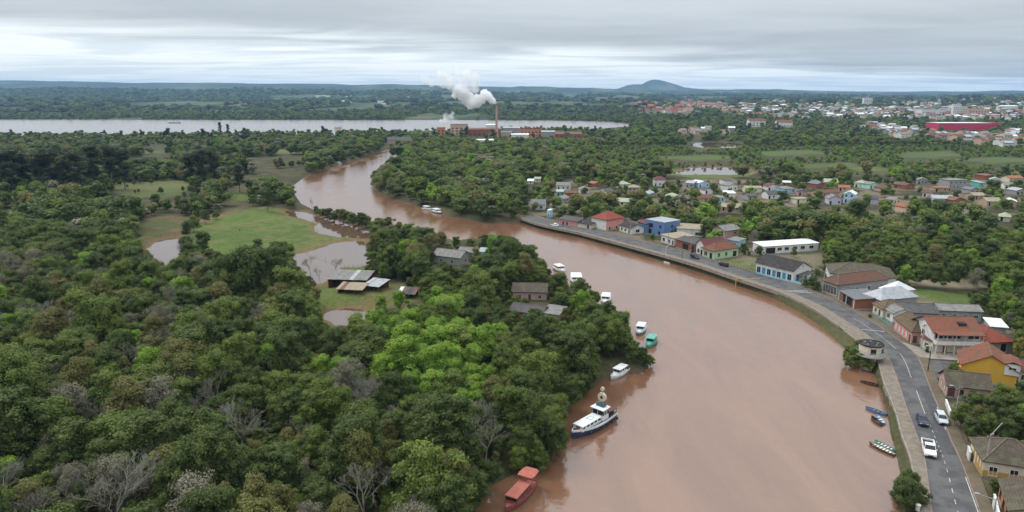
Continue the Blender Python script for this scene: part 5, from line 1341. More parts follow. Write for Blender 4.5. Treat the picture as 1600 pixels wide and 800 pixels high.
for poly, n, grp in town_areas:
    xs, ys = [p[0] for p in poly], [p[1] for p in poly]
    k = 0; tries = 0
    while k < n and tries < 4000:
        tries += 1
        x, y = rng.uniform(min(xs), max(xs)), rng.uniform(min(ys), max(ys))
        if not inside(np.array([x]), np.array([y]), poly)[0] or (1455 < x < 1575 and 188 < y < 214): continue
        g = ray_ground(x, y)
        if g is None: continue
        red = 'red' in grp
        wl = rng.choice(['orange', 'rose', 'peach', 'white'] if red else ['white', 'white', 'white', 'cream', 'peach', 'grey', 'tan', 'white'])
        rm = rng.choice(['red', 'orange', 'orange', 'terra'] if red else ['terra', 'asbestos', 'zinc', 'orange', 'white', 'brown', 'asbestos'])
        o_ = link('far_house', far_house_mesh(wl, rm, rng.randrange(2)), None, g, rng.uniform(-.5, .5), rng.uniform(.85, 1.25) * (1.15 if y < 175 else 1))
        rl_ = {'asbestos': 'grey', 'zinc': 'silvery', 'terra': 'rust-red', 'white': 'white', 'brown': 'brown', 'orange': 'orange', 'red': 'red'}[rm]
        tag(o_, '%s house with %s roof among the %s' % (labs[wl], rl_, grp), 'house', '%s, %s with %s roof' % (grp, labs[wl], rl_))
        a, b_, dep = proj(g[0], g[1], g[2]); FOOT.append((g[0], g[1], 14)); RECTS.append((a - 5 * FPX / dep, b_ - 6 * FPX / dep, a + 5 * FPX / dep, b_, dep))
        k += 1
# ------------------------------------------------------------------ trees
def leaf_material(name, c1, c2, spread=0.28, transl=0.34, hue=0.0):
    m = bpy.data.materials.new(name); m.use_nodes = True
    nt = m.node_tree; nt.nodes.clear(); N, L = nt.nodes.new, nt.links.new
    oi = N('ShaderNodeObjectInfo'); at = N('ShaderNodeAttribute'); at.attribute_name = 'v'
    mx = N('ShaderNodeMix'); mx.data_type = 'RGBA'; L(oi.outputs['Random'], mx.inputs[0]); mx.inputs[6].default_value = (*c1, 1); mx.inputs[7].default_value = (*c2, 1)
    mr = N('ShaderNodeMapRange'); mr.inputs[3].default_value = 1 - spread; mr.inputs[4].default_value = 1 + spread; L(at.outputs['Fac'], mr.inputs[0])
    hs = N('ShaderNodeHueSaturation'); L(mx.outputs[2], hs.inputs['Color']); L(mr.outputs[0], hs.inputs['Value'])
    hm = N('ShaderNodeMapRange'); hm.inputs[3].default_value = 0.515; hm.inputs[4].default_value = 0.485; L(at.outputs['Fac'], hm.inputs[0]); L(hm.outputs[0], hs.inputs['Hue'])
    d = N('ShaderNodeBsdfPrincipled'); d.inputs['Roughness'].default_value = 0.6; d.inputs['Specular IOR Level'].default_value = 0.22; L(hs.outputs[0], d.inputs['Base Color'])
    t = N('ShaderNodeBsdfTranslucent'); L(hs.outputs[0], t.inputs['Color'])
    ms = N('ShaderNodeMixShader'); ms.inputs[0].default_value = transl; L(d.outputs[0], ms.inputs[1]); L(t.outputs[0], ms.inputs[2])
    o = N('ShaderNodeOutputMaterial'); L(ms.outputs[0], o.inputs[0])
    return m
LEAF = {
    'dark': leaf_material('leaf_dark', (0.075, 0.108, 0.028), (0.108, 0.146, 0.036)),
    'mid': leaf_material('leaf_mid', (0.116, 0.164, 0.032), (0.160, 0.208, 0.042)),
    'olive': leaf_material('leaf_olive', (0.150, 0.156, 0.042), (0.200, 0.185, 0.064)),
    'lime': leaf_material('leaf_lime', (0.170, 0.290, 0.036), (0.230, 0.345, 0.046)),
    'tan': leaf_material('leaf_tan', (0.165, 0.155, 0.098), (0.215, 0.200, 0.140), 0.25, .15),
    'yellow': leaf_material('leaf_yellow', (0.26, 0.27, 0.035), (0.30, 0.28, 0.04)),
    'euca': leaf_material('leaf_grey_green', (0.046, 0.060, 0.030), (0.064, 0.080, 0.036)),
}
bark = mat('bark', (0.10, 0.082, 0.065), 0.95, col2=(0.17, 0.15, 0.125), scale=2.0)
bark_pale = mat('bark_pale', (0.25, 0.225, 0.195), 0.95, col2=(0.17, 0.15, 0.13), scale=2.0)
twigm = mat('bare_twigs', (0.26, 0.245, 0.20), 0.95, col2=(0.18, 0.17, 0.14), scale=2.0)
_ico = None
def ico():
    global _ico
    if _ico is None:
        bm = bmesh.new(); bmesh.ops.create_icosphere(bm, subdivisions=2, radius=1)
        _ico = (np.array([v.co[:] for v in bm.verts]), np.array([[v.index for v in f.verts] for f in bm.faces])); bm.free()
    return _ico
def crown_mesh(name, m, seed, lobes, n, size, core=0.62, up=0.15, flat=0.85, core_sub=True, droop=0.0):
    """leaf-sized faces spread through lobes; lobes: (x, y, z, r)"""
    r = np.random.default_rng(seed)
    lobes = np.asarray(lobes, float)
    wgt = lobes[:, 3] ** 2; k = r.choice(len(lobes), n, p=wgt / wgt.sum())
    d = r.normal(size=(n, 3)); d[:, 2] += up; d /= np.linalg.norm(d, axis=1)[:, None]
    # clump: bunches of leaves around sprays on each lobe
    spray = r.normal(size=(len(lobes), 14, 3)); spray[:, :, 2] += up; spray /= np.linalg.norm(spray, axis=2)[:, :, None]
    pick = spray[k, r.integers(0, 14, n)]
    d = d * 0.55 + pick * r.uniform(0.2, 1.0, n)[:, None]; d /= np.linalg.norm(d, axis=1)[:, None]
    rad = lobes[k, 3] * (0.78 + 0.55 * r.random(n) ** 2.2)
    pos = lobes[k, :3] + d * rad[:, None] * np.array([1, 1, flat])
    pos[:, 2] -= droop * r.random(n) * lobes[k, 3]
    nr = d + r.normal(size=(n, 3)) * 0.38; nr[:, 2] += 0.25; nr /= np.linalg.norm(nr, axis=1)[:, None]
    a = np.cross(nr, r.normal(size=(n, 3))); a /= np.linalg.norm(a, axis=1)[:, None]; b_ = np.cross(nr, a)
    s = size * r.uniform(0.55, 1.25, n); el = r.uniform(.55, .9, n)
    q = np.stack([pos - a * s[:, None], pos - b_ * (s * el)[:, None], pos + a * s[:, None], pos + b_ * (s * el)[:, None]], 1)
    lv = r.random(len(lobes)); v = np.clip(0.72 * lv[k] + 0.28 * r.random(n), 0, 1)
    V = [q.reshape(-1, 3)]; VV = [np.repeat(v, 4)]; F = np.arange(n * 4).reshape(n, 4)
    F = np.concatenate([F[:, [0, 1, 2]], F[:, [0, 2, 3]]])
    if core:
        iv, fi = ico(); off = n * 4; Fs = [F]
        for j, (x, y, z, rr) in enumerate(lobes):
            jit = 1 + 0.18 * r.normal(size=(len(iv), 1))
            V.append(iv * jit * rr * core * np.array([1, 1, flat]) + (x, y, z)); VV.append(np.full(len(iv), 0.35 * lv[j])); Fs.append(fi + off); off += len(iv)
        F = np.concatenate(Fs)
    return np_mesh(name, np.concatenate(V), F, m, vals=np.concatenate(VV))
def lobes_round(seed, R_, H, n, lo=.35, rmin=.28, rmax=.46, top=1.0):
    r = random.Random(seed); out = [(0, 0, H * .58, R_ * .5)]; ex, ey, ph = r.uniform(.75, 1.2), r.uniform(.8, 1.25), r.uniform(0, 6); dent = [(r.uniform(0, 2 * PI), r.uniform(.5, .8)) for _ in range(3)]
    for i in range(n):
        a = r.uniform(0, 2 * PI); u = r.random() ** .6; zz = lo + (top - lo) * r.random()
        rr = R_ * r.uniform(rmin, rmax)
        lim = math.sqrt(max(0.05, 1 - ((zz - .55) / .55) ** 2)) * R_ * .78 * (1 + .22 * math.sin(3 * a + ph))
        for da, dk in dent:
            if abs((a - da + PI) % (2 * PI) - PI) < .5: lim *= dk
        out.append((math.cos(a) * lim * u * ex, math.sin(a) * lim * u * ey, H * zz - rr * .5, rr))
    return out
def branches(seed, H, levels=5, spread=.62, r0=.16, first=.35, n0=3, shrink=.74):
    """tapered limbs of a bare tree: list of (a, b, ra, rb)"""
    r = random.Random(seed); segs = []
    def grow(p, d, ln, rad, lev):
        d2 = (d + Vector((r.uniform(-.18, .18), r.uniform(-.18, .18), r.uniform(-.05, .12)))).normalized()
        q = p + d2 * ln
        segs.append((p, q, rad, rad * .74, lev))
        if lev >= levels: return
        for k in range(n0 if lev < 2 else r.choice((2, 3, 3))):
            a = r.uniform(0, 2 * PI); u = d2.orthogonal().normalized(); w = d2.cross(u)
            dd = (d2 + (u * math.cos(a) + w * math.sin(a)) * spread * r.uniform(.7, 1.35)); dd.z += .12
            grow(q if r.random() < .7 else p.lerp(q, r.uniform(.55, .95)), dd.normalized(), ln * r.uniform(shrink - .12, shrink + .1), rad * .62, lev + 1)
    grow(Vector((0, 0, 0)), Vector((0, 0, 1)), H * first, r0, 0)
    return segs
def limb_mesh(name, segs, m, minr=.0, n=5, lev=(0, 99)):
    q = MB()
    for a, b_, ra, rb, l in segs:
        if lev[0] <= l <= lev[1]: q.tube(a, b_, max(ra, minr), max(rb, minr), n if l < 2 else 3, cap=False)
    return q.mesh(name, m)
def trunk_mesh(name, seed, H, R_, m, r0=.18):
    r = random.Random(seed); q = MB()
    p = Vector((0, 0, -.4)); top = Vector((r.uniform(-.3, .3), r.uniform(-.3, .3), H * .55))
    q.tube(p, top, r0, r0 * .6, 7)
    for k in range(6):
        a = 2 * PI * k / 6 + r.uniform(-.4, .4); s = top * r.uniform(.45, .95)
        q.tube(s, Vector((math.cos(a) * R_ * .55, math.sin(a) * R_ * .55, H * r.uniform(.55, .8))), r0 * .45, r0 * .15, 5)
    return q.mesh(name, m)
PROTO = []       # near trees: (kind, crown mesh, trunk mesh)
def add_proto(kind, seed, R_, H, nl, leaves, size, **k):
    lk = {a: k.pop(a) for a in ('lo', 'rmin', 'rmax', 'top') if a in k}
    tm = k.pop('trunk', bark)
    PROTO.append((kind, crown_mesh('crown_' + kind, LEAF[k.pop('leaf', kind)], seed, lobes_round(seed, R_, H, nl, **lk), leaves, size, **k), trunk_mesh('trunk_' + kind, seed, H, R_, tm)))
for i in range(4): add_proto('dark', 10 + i, 3.9 + .3 * (i % 2), 8.8 + i * .5, 60, 9500, .145, rmin=.11, rmax=.30)
for i in range(4): add_proto('mid', 20 + i, 3.7 + .3 * (i % 2), 8.0 + i * .6, 54, 9000, .145, rmin=.11, rmax=.30)
for i in range(3): add_proto('olive', 30 + i, 3.8, 8.0 + i * .6, 54, 8500, .14, core=.5, rmin=.11, rmax=.28)
for i in range(3): add_proto('lime', 40 + i, 3.7, 8.2 + i * .6, 50, 8500, .15, core=.5, rmin=.11, rmax=.29)
add_proto('yellow', 48, 3.7, 8.4, 50, 8000, .15, core=.5, rmin=.11, rmax=.29)
for i in range(2): add_proto('tan', 50 + i, 3.8, 7.6 + i * .8, 50, 8000, .09, core=.2, rmin=.11, rmax=.28)
for i in range(3):
    PROTO.append(('tall', crown_mesh('crown_tall', LEAF['euca'], 60 + i, [(random.Random(60 + i * 31 + j).uniform(-1, 1) * (2.6 - 1.2 * (j / 24)), random.Random(90 + i * 17 + j).uniform(-1, 1) * (2.6 - 1.2 * (j / 24)), 6 + 15.5 * j / 24, random.Random(j + i).uniform(1.0, 1.9)) for j in range(25)], 5600, .26, core=.55, flat=.8),
                  trunk_mesh('trunk_tall', 60 + i, 26, 2.5, bark_pale, .26)))
bare_segs = [branches(70 + i, 9.5, 6, .58, .15, .30, 4 if i % 2 else 3, .72) for i in range(4)]
for i, sg in enumerate(bare_segs):
    tw = limb_mesh('crown_bare', sg, twigm, .013, 4, (2, 99))
    PROTO.append(('bare', tw, limb_mesh('trunk_bare', sg, bark_pale, .03, 6, (0, 1))))
KIDX = {}
for i, p in enumerate(PROTO): KIDX.setdefault(p[0], []).append(i)

# lighter versions for the distance
def far_proto(kind, seed, R_, H, nl, leaves, size, leaf=None, **k):
    return crown_mesh('wood_' + kind, LEAF[leaf or kind], seed, lobes_round(seed, R_, H, nl, **k), leaves, size, core=.74)
MIDP = [('dark', far_proto('dark', 110, 3.8, 8.8, 11, 1000, .42)), ('dark', far_proto('dark', 111, 3.6, 9.4, 11, 1000, .42)), ('dark', far_proto('dark', 112, 4.2, 8.4, 12, 1000, .42)),
        ('mid', far_proto('mid', 113, 3.6, 8.4, 10, 900, .42)), ('mid', far_proto('mid', 114, 3.8, 8.0, 11, 900, .42)),
        ('olive', far_proto('olive', 115, 3.6, 8.0, 10, 900, .42)), ('lime', far_proto('lime', 116, 3.5, 8.0, 10, 900, .42)), ('tan', far_proto('tan', 117, 3.5, 7.6, 10, 900, .36))]
FARP = [('dark', far_proto('dark', 120, 5.2, 9.5, 7, 200, 1.0)), ('dark', far_proto('dark', 121, 5.0, 10.5, 7, 200, 1.0)), ('euca', far_proto('euca', 122, 4.4, 15, 8, 220, 1.0)),
        ('mid', far_proto('mid', 123, 5.0, 9, 7, 200, 1.0)), ('olive', far_proto('olive', 124, 5.0, 8.5, 7, 200, 1.0)), ('lime', far_proto('lime', 125, 4.8, 8.5, 6, 180, 1.0))]
VFARP = [('dark', far_proto('dark', 130, 15, 12, 14, 200, 2.4, lo=.5)), ('euca', far_proto('euca', 131, 14, 15, 14, 200, 2.4, lo=.5)), ('mid', far_proto('mid', 132, 15, 11, 13, 200, 2.4, lo=.5))]
def gn_scatter(name, pts, scale, rot, index, protos, label, cat):
    """one 'stuff' object: instances of the tree meshes on points"""
    col_ = bpy.data.collections.new(name + '_kinds')
    for j, (k, me) in enumerate(protos):
        o = bpy.data.objects.new('%02d_%s' % (j, me.name), me); col_.objects.link(o)
    me = bpy.data.meshes.new(name); me.vertices.add(len(pts)); me.vertices.foreach_set('co', np.asarray(pts, np.float32).ravel())
    for an, ty, vals in (('size', 'FLOAT_VECTOR', scale), ('turn', 'FLOAT', rot), ('pick', 'INT', index)):
        a = me.attributes.new(an, ty, 'POINT')
        if ty == 'FLOAT_VECTOR': a.data.foreach_set('vector', np.asarray(vals, np.float32).ravel())
        else: a.data.foreach_set('value', np.asarray(vals, np.float32 if ty == 'FLOAT' else np.int32))
    o = link(name, me)
    ng = bpy.data.node_groups.new(name, 'GeometryNodeTree')
    ng.interface.new_socket('Geometry', in_out='INPUT', socket_type='NodeSocketGeometry'); ng.interface.new_socket('Geometry', in_out='OUTPUT', socket_type='NodeSocketGeometry')
    N, L = ng.nodes.new, ng.links.new
    gi, go = N('NodeGroupInput'), N('NodeGroupOutput')
    ci = N('GeometryNodeCollectionInfo'); ci.inputs['Collection'].default_value = col_; ci.inputs['Separate Children'].default_value = True; ci.inputs['Reset Children'].default_value = True
    ip = N('GeometryNodeInstanceOnPoints'); ip.inputs['Pick Instance'].default_value = True
    def attr(nm, ty):
        a = N('GeometryNodeInputNamedAttribute'); a.data_type = ty; a.inputs['Name'].default_value = nm; return a.outputs['Attribute']
    cx = N('ShaderNodeCombineXYZ'); L(attr('turn', 'FLOAT'), cx.inputs['Z'])
    L(gi.outputs[0], ip.inputs['Points']); L(ci.outputs[0], ip.inputs['Instance']); L(attr('pick', 'INT'), ip.inputs['Instance Index']); L(cx.outputs[0], ip.inputs['Rotation']); L(attr('size', 'FLOAT_VECTOR'), ip.inputs['Scale'])
    L(ip.outputs[0], go.inputs[0])
    md = o.modifiers.new('scatter', 'NODES'); md.node_group = ng
    return tag(o, label, cat, kind='stuff')

# ---- where trees may stand: kept off what the photograph shows open
river_vis = [(793,800),(800,775),(832,762),(852,738),(878,706),(889,690),(889,660),(902,640),(922,612),(950,592),(985,577),(1029,572),(1012,545),(990,510),(968,485),(948,462),(905,443),(872,418),(842,402),(836,386),(800,369),(745,366),(698,370),(640,350),(580,338),(520,328),(492,322),(470,312),(456,292),(482,270),(522,256),(568,243),(578,238),(600,234),(636,236),(602,250),(582,270),(580,290),(602,303),(652,318),(702,335),(762,346),(832,353)] + BANK_W[::-1][2:-1] + [(1413,800)]
road_vis = [p for p in PROM_O[1:-2]] + [p for p in ROAD_R[1:-2]][::-1]
VIS = [river_vis, road_vis] + [m_[0] for m_ in meadows[4:]] + [
    [(300,388),(315,357),(400,326),(448,329),(520,366),(505,388),(430,390),(350,394)], [(466,398),(525,381),(560,380),(575,392),(575,410),(540,416),(512,430),(503,440),(478,430)], [(470,478),(515,428),(590,428),(650,450),(650,472),(575,482),(572,504),(520,504),(505,490)], [(228,386),(255,376),(284,378),(282,398),(262,415),(246,405)],
    [(0,188),(640,189),(870,189),(990,193),(960,199),(870,197),(640,198),(330,204),(0,205)],
    [(1478,640),(1530,770),(1600,800),(1530,800),(1500,722),(1465,640)], [(1430,560),(1460,545),(1540,548),(1500,575),(1450,600)]]
def rejected(px, py_base, h_px, r_px, dep, rng, soft=.97):
    """true where a crown would cover something the photograph shows"""
    bad = np.zeros(px.shape, bool)
    for k, poly in enumerate(VIS):
        f = (.55 if k == 0 else .7)
        for (ox, oy) in ((0, .62), (0, .97), (-f, .6), (f, .6)):
            bad |= inside(px + ox * r_px, py_base - oy * h_px, poly)
    keep = rng.random(px.shape) > soft
    for (x0, y0, x1, y1, dd) in RECTS:
        hit = (px + r_px * .8 > x0) & (px - r_px * .8 < x1) & (py_base > y0) & (py_base - h_px * .95 < y1 - 1) & (dep < dd + 4)
        bad |= hit & ~keep
    return bad
def on_things(x, y, pad=1.0):
    bad = np.zeros(x.shape, bool)
    for (a, b_, r_) in FOOT: bad |= (x - a) ** 2 + (y - b_) ** 2 < (r_ + pad) ** 2
    return bad
rd = np.array([((a + b_) / 2)[:2] for a, b_ in zip(RO, RR)])[::2]
def candidates(y0, y1, sp, seed, half=1.02, jit=.42):
    r = np.random.default_rng(seed)
    ys = np.arange(y0, y1, sp); P_ = []
    for j, y in enumerate(ys):
        xs = np.arange(-half * y - 20, half * y + 20, sp) + (j % 2) * sp / 2
        P_.append(np.stack([xs, np.full(xs.shape, y)], 1))
    p = np.concatenate(P_) + r.uniform(-jit, jit, (sum(len(a) for a in P_), 2)) * sp
    return p[:, 0], p[:, 1], r
lime_zone = [(545,500),(575,470),(640,452),(720,478),(770,520),(790,600),(750,650),(690,610),(600,590)]
tall_zone = [(330,480),(345,420),(380,360),(430,350),(455,400),(450,470),(420,500)]
def species(px, py, x, y, r):
    """kind of each tree from the part of the wood it stands in"""
    n = len(px); kinds = np.empty(n, object); u = r.random(n); patch = fbm(x / 22, y / 22, 61)
    inl = inside(px, py, lime_zone)
    for i in range(n):
        if inl[i]: w = (('lime', .72), ('mid', .20), ('dark', .05), ('olive', .03))
        elif py[i] > 590 and px[i] < 760:
            g = patch[i] > .52
            w = (('bare', .30 if g and py[i] > 600 else .10), ('tan', .26 if g else .12), ('olive', .20), ('dark', .22 if g else .36), ('mid', .18), ('lime', .03))
        elif px[i] < 560 and py[i] > 380: w = (('dark', .28), ('olive', .19), ('mid', .25), ('tan', .14), ('lime', .06), ('bare', .08))
        elif px[i] < 560: w = (('dark', .48), ('olive', .10), ('mid', .28), ('tan', .10), ('lime', .04))
        elif px[i] < 1040 and py[i] > 395: w = (('dark', .34), ('mid', .36), ('olive', .14), ('lime', .09), ('tan', .04), ('bare', .03))
        elif 232 < py[i] < 275 and px[i] > 930: w = (('mid', .42), ('lime', .44), ('olive', .09), ('dark', .05))
        else:
            w = (('dark', .20), ('mid', .48), ('olive', .14), ('lime', .14 if patch[i] > .5 else .04), ('tan', .07))
        t = u[i] * sum(q[1] for q in w); c = 0
        for k, q in w:
            c += q
            if t <= c: break
        kinds[i] = k
    return kinds
def clear(x, y, sp, smin=.8):
    d = sdist(x, y, np.array(river)); ok = d > smin
    for poly, L_, dp in WATERS[1:]: ok &= sdist(x, y, poly) > 1.0
    for poly, tn in meadows_w: ok &= sdist(x, y, poly) > .5
    ok &= seg_dist(x, y, rd, False) > 6.5
    return ok & ~on_things(x, y, sp * .25)
# room for the leafless trees one can point at, and low roofs half buried in trees
for (a_, b_, x0_, x1_, y0_) in ((190, 838, 125, 255, 690), (380, 712, 345, 415, 630), (565, 822, 530, 600, 735)):
    c_ = P(a_, b_, 1.5); FOOT.append((c_.x, c_.y, 2.0)); RECTS.append((x0_, y0_, x1_, b_ - 62, proj(c_.x, c_.y, 1.5)[2] - 1))
RECTS[:] = [(a_, b_, c_, d_ - 9 if 790 < a_ < 880 and 440 < d_ < 515 and b_ > 440 else d_, e_) for a_, b_, c_, d_, e_ in RECTS]
# near and middle wood
x, y, r = candidates(62, 285, 4.5, 1)
m = clear(x, y, 4.9); x, y = x[m], y[m]
z = ground(x, y); px, pyb, dep = proj(x, y, z)
sc = (.66 + .80 * r.random(len(x)) ** 1.5) * (0.9 + .25 * fbm(x / 30, y / 30, 62))
right_side = px > 1040
sc = np.where(right_side, sc * .78, sc)
kinds = species(px, pyb - 5 * FPX / dep, x, y, r)
m = ~rejected(px, pyb, 8.6 * sc * FPX / dep, 3.6 * sc * FPX / dep, dep, r) & (np.abs(px - 800) < 900)
x, y, z, px, pyb, dep, sc, kinds = [a[m] for a in (x, y, z, px, pyb, dep, sc, kinds)]
vis = (px > -25) & (px < 1625) & (pyb - 8 * sc * FPX / dep < 805)
order = np.argsort(np.where(vis, dep / sc, 1e9))
N_IND = 262
ind, rest = order[:N_IND], order[N_IND:]
adj = {'dark': 'dark green leafy tree', 'mid': 'mid green leafy tree', 'olive': 'olive brown leafy tree', 'lime': 'bright lime green tree', 'tan': 'pale tan thin-leaved tree', 'bare': 'grey leafless tree'}
def place_tree(pi, loc, rot, s, label, group, name='tree', cat='tree'):
    t = thing(name, label, cat, loc, rot, group); t.scale = s if isinstance(s, tuple) else (s, s, s)
    link('trunk', PROTO[pi][2], t); link('crown', PROTO[pi][1], t)
    return t
tr = random.Random(8)
LAND = [((810,770),'beside the red covered boat'), ((900,690),'above the navy work boat'), ((960,600),'behind the pale blue cabin boat'), ((1000,560),'at the point by the green boat'), ((830,480),'around the long grey-roofed island house'),
        ((630,480),'before the striped tin hut'), ((540,520),'below the small brown pool'), ((395,500),'below the tall pool clump'), ((250,440),'below the sky-reflecting puddle'), ((60,420),'at the left border beside the puddle'),
        ((60,600),'at the left border in mid wood'), ((60,780),'in the lower left corner wood'), ((190,720),'around the large pale leafless tree'), ((330,620),'in the middle of the left wood'), ((380,760),'in the lower middle wood'), ((480,640),'between pool clump and lime trees'),
        ((560,760),'in the dark lower wood'), ((690,560),'around the lime green trees'), ((720,680),'on the slope above the river'), ((730,790),'by the small bright lower-bank tree'), ((1450,430),'behind the zinc hall'), ((1580,500),'behind the balcony house'), ((1560,700),'in the near garden')]
ORD = 'first second third fourth fifth sixth seventh eighth ninth tenth eleventh twelfth thirteenth fourteenth fifteenth sixteenth'.split()
by_label = {}
for i in ind:
    k = kinds[i]; cy_ = pyb[i] - 5 * FPX / dep[i]
    dd = sorted((math.hypot(px[i] - p_[0], cy_ - p_[1]), w_) for p_, w_ in LAND)
    size = 'large' if sc[i] > 1.12 else ('small' if sc[i] < .82 else 'middling')
    by_label.setdefault('%s %s %s' % (size, adj[k], dd[0][1]), []).append(i)
for lab, members in by_label.items():
    members.sort(key=lambda i: px[i])
    for n_, i in enumerate(members):
        k = kinds[i]
        pi = tr.choice(KIDX[k]); s = min(float(sc[i]) * 1.05, .98) if k == 'bare' else float(sc[i])
        place_tree(pi, (x[i], y[i], z[i]), tr.uniform(0, 6.28), (s * tr.uniform(.82, 1.2), s * tr.uniform(.82, 1.2), s * tr.uniform(.78, 1.12)), lab + (', %s from the left' % ORD[n_] if len(members) > 1 and n_ < 16 else ''), lab.replace(' tree ', ' trees ', 1))
gl = [(k, me) for k, me, t_ in PROTO]
def idx_for(kinds_, protos, rng, alias={}):
    by = {}
    for j, (k, me) in enumerate(protos): by.setdefault(k, []).append(j)
    return np.array([rng.choice(by.get(k) or by.get(alias.get(k, 'mid')) or [0]) for k in kinds_], int)
rr_ = random.Random(4)
gn_scatter('woodland', np.stack([x, y, z], 1)[rest], np.stack([sc, sc, sc], 1)[rest], r.uniform(0, 6.28, len(x))[rest], idx_for(kinds[rest], gl, rr_), gl, 'dense mixed riverside wood behind the nearest trees', 'woodland')
# undergrowth between the trunks
x, y, r = candidates(60, 270, 3.1, 2)
m = clear(x, y, 2.0, .1); x, y = x[m], y[m]; z = ground(x, y); px, pyb, dep = proj(x, y, z)
sc = r.uniform(.30, .62, len(x)); sc = np.where(px > 1040, sc * .55, sc)
m = ~rejected(px, pyb, 7 * sc * FPX / dep, 3.6 * sc * FPX / dep, dep, r, .96); m &= np.abs(px - 800) < 900
x, y, z, px, pyb, sc = [a[m] for a in (x, y, z, px, pyb, sc)]
kinds = species(px, pyb, x, y, r); kinds[kinds == 'bare'] = 'mid'; kinds[kinds == 'lime'] = 'mid'
gl2 = [p for p in gl if p[0] in ('dark', 'mid', 'olive')]
gn_scatter('undergrowth', np.stack([x, y, z - .3], 1), np.stack([sc, sc, sc * .9], 1), r.uniform(0, 6.28, len(x)), idx_for(kinds, gl2, rr_), gl2, 'low bushes between the trees and along the banks', 'undergrowth')
# wood from 285 m to the factory
x, y, r = candidates(285, 900, 6.6, 3, .95)
m = clear(x, y, 6.0, 1.0); x, y = x[m], y[m]; z = ground(x, y); px, pyb, dep = proj(x, y, z)
sc = .75 + .95 * r.random(len(x)) ** 1.6; intown = inside(px, pyb, town_px); sc = np.where(intown, sc * .62, sc)
sc = np.where(pyb < 232, sc * .85, sc); marsh = (px > 930) & (pyb > 228) & (pyb < 275); sc = np.where(marsh, sc * .45, sc)
m = ~rejected(px, pyb, 8.4 * sc * FPX / dep, 3.6 * sc * FPX / dep, dep, r, .84) & (np.abs(px - 800) < 900) & ~(intown & (r.random(len(x)) < .35))
open_ = fbm(x / 60, y / 60, 71); m &= ~((px < 480) & (pyb < 300) & (open_ > .56))
x, y, z, px, pyb, sc = [a[m] for a in (x, y, z, px, pyb, sc)]
kinds = species(px, pyb, x, y, r)
gn_scatter('village_woodland', np.stack([x, y, z - .3], 1), np.stack([sc * r.uniform(.9, 1.35, len(x)), sc * r.uniform(.9, 1.35, len(x)), sc * r.uniform(.7, 1.05, len(x))], 1), r.uniform(0, 6.28, len(x)), idx_for(kinds, MIDP, rr_, {'bare': 'tan'}), MIDP, 'dense wood around and behind the village', 'woodland')
# out to the town and the far shore
x, y, r = candidates(900, 2300, 11.5, 4, .90)
m = np.ones(len(x), bool)
for poly, L_, dp in WATERS[5:]: m &= sdist(x, y, poly) > 8
m &= ~on_things(x, y, 2); x, y = x[m], y[m]; z = ground(x, y); px, pyb, dep = proj(x, y, z)
sc = .55 + .75 * r.random(len(x)) ** 1.5
m = ~rejected(px, pyb, 9.5 * sc * FPX / dep, 4 * sc * FPX / dep, dep, r, .9) & (np.abs(px - 800) < 880)
fld = fbm(x / 150, y / 300, 81); m &= ~((y > 1750) & (fld > .57)) & ~((px > 1120) & (pyb < 192) & (r.random(len(x)) < .45))
x, y, z, px, pyb, sc = [a[m] for a in (x, y, z, px, pyb, sc)]
fk = r.choice(['dark', 'dark', 'euca', 'mid', 'mid', 'olive', 'lime'], len(x), p=[.25, .2, .06, .22, .12, .1, .05])
gn_scatter('distant_woodland', np.stack([x, y, z - .5], 1), np.stack([sc * r.uniform(.9, 1.6, len(x)), sc * r.uniform(.9, 1.6, len(x)), sc * r.uniform(.6, 1.1, len(x))], 1), r.uniform(0, 6.28, len(x)), idx_for(fk, FARP, rr_), FARP, 'far wood between the village, the town and the lake', 'woodland')
x, y, r = candidates(2300, 6800, 34, 5, .88)
z = ground(x, y); px, pyb, dep = proj(x, y, z)
fld = fbm(x / 210, y / 420, 41, 4)
m = (np.abs(px - 800) < 880) & (fld < .555) & (r.random(len(x)) < .85) & ~on_things(x, y, 6)
x, y, z = x[m], y[m], z[m]; sc = r.uniform(.7, 1.3, len(x))
fk = r.choice(['dark', 'euca', 'mid'], len(x), p=[.5, .25, .25])
gn_scatter('hill_woodland', np.stack([x, y, z - 2], 1), np.stack([sc, sc, sc * r.uniform(.6, 1.25, len(x))], 1), r.uniform(0, 6.28, len(x)), idx_for(fk, VFARP, rr_), VFARP, 'wooded belts on the far blue hills', 'woodland')

# roofs of the far town beyond the houses one can pick apart
tp, tsz, tid = [], [], []
fhm = [('h', far_house_mesh(a_, b_, v_)) for a_, b_, v_ in (('white', 'asbestos', 0), ('white', 'terra', 1), ('cream', 'orange', 0), ('peach', 'brown', 1), ('white', 'white', 0), ('grey', 'zinc', 1), ('rose', 'red', 0))]
for poly, n_, ids in (([(1110,170),(1180,158),(1350,150),(1480,156),(1640,156),(1640,188),(1460,189),(1400,186),(1300,188),(1160,184)], 620, (0, 1, 2, 3, 4, 5, 0, 5)), ([(960,165),(1040,155),(1120,155),(1135,172),(1060,177),(975,174)], 130, (6, 2, 1, 6)), ([(1340,198),(1460,205),(1640,206),(1640,236),(1540,228),(1400,218)], 110, (0, 1, 5, 3))):
    xs_, ys_ = [p[0] for p in poly], [p[1] for p in poly]; k = 0
    while k < n_:
        a_, b_ = rng.uniform(min(xs_), max(xs_)), rng.uniform(min(ys_), max(ys_))
        if not inside(np.array([a_]), np.array([b_]), poly)[0]: continue
        if 1455 < a_ < 1575 and 188 < b_ < 214: n_ -= 1; continue
        k += 1; g = ray_ground(a_, b_)
        if g is None or any((g[0] - f_[0]) ** 2 + (g[1] - f_[1]) ** 2 < 100 for f_ in FOOT[-330:]): continue
        tp.append(g); tsz.append(rng.uniform(.8, 1.2)); tid.append(rng.choice(ids))
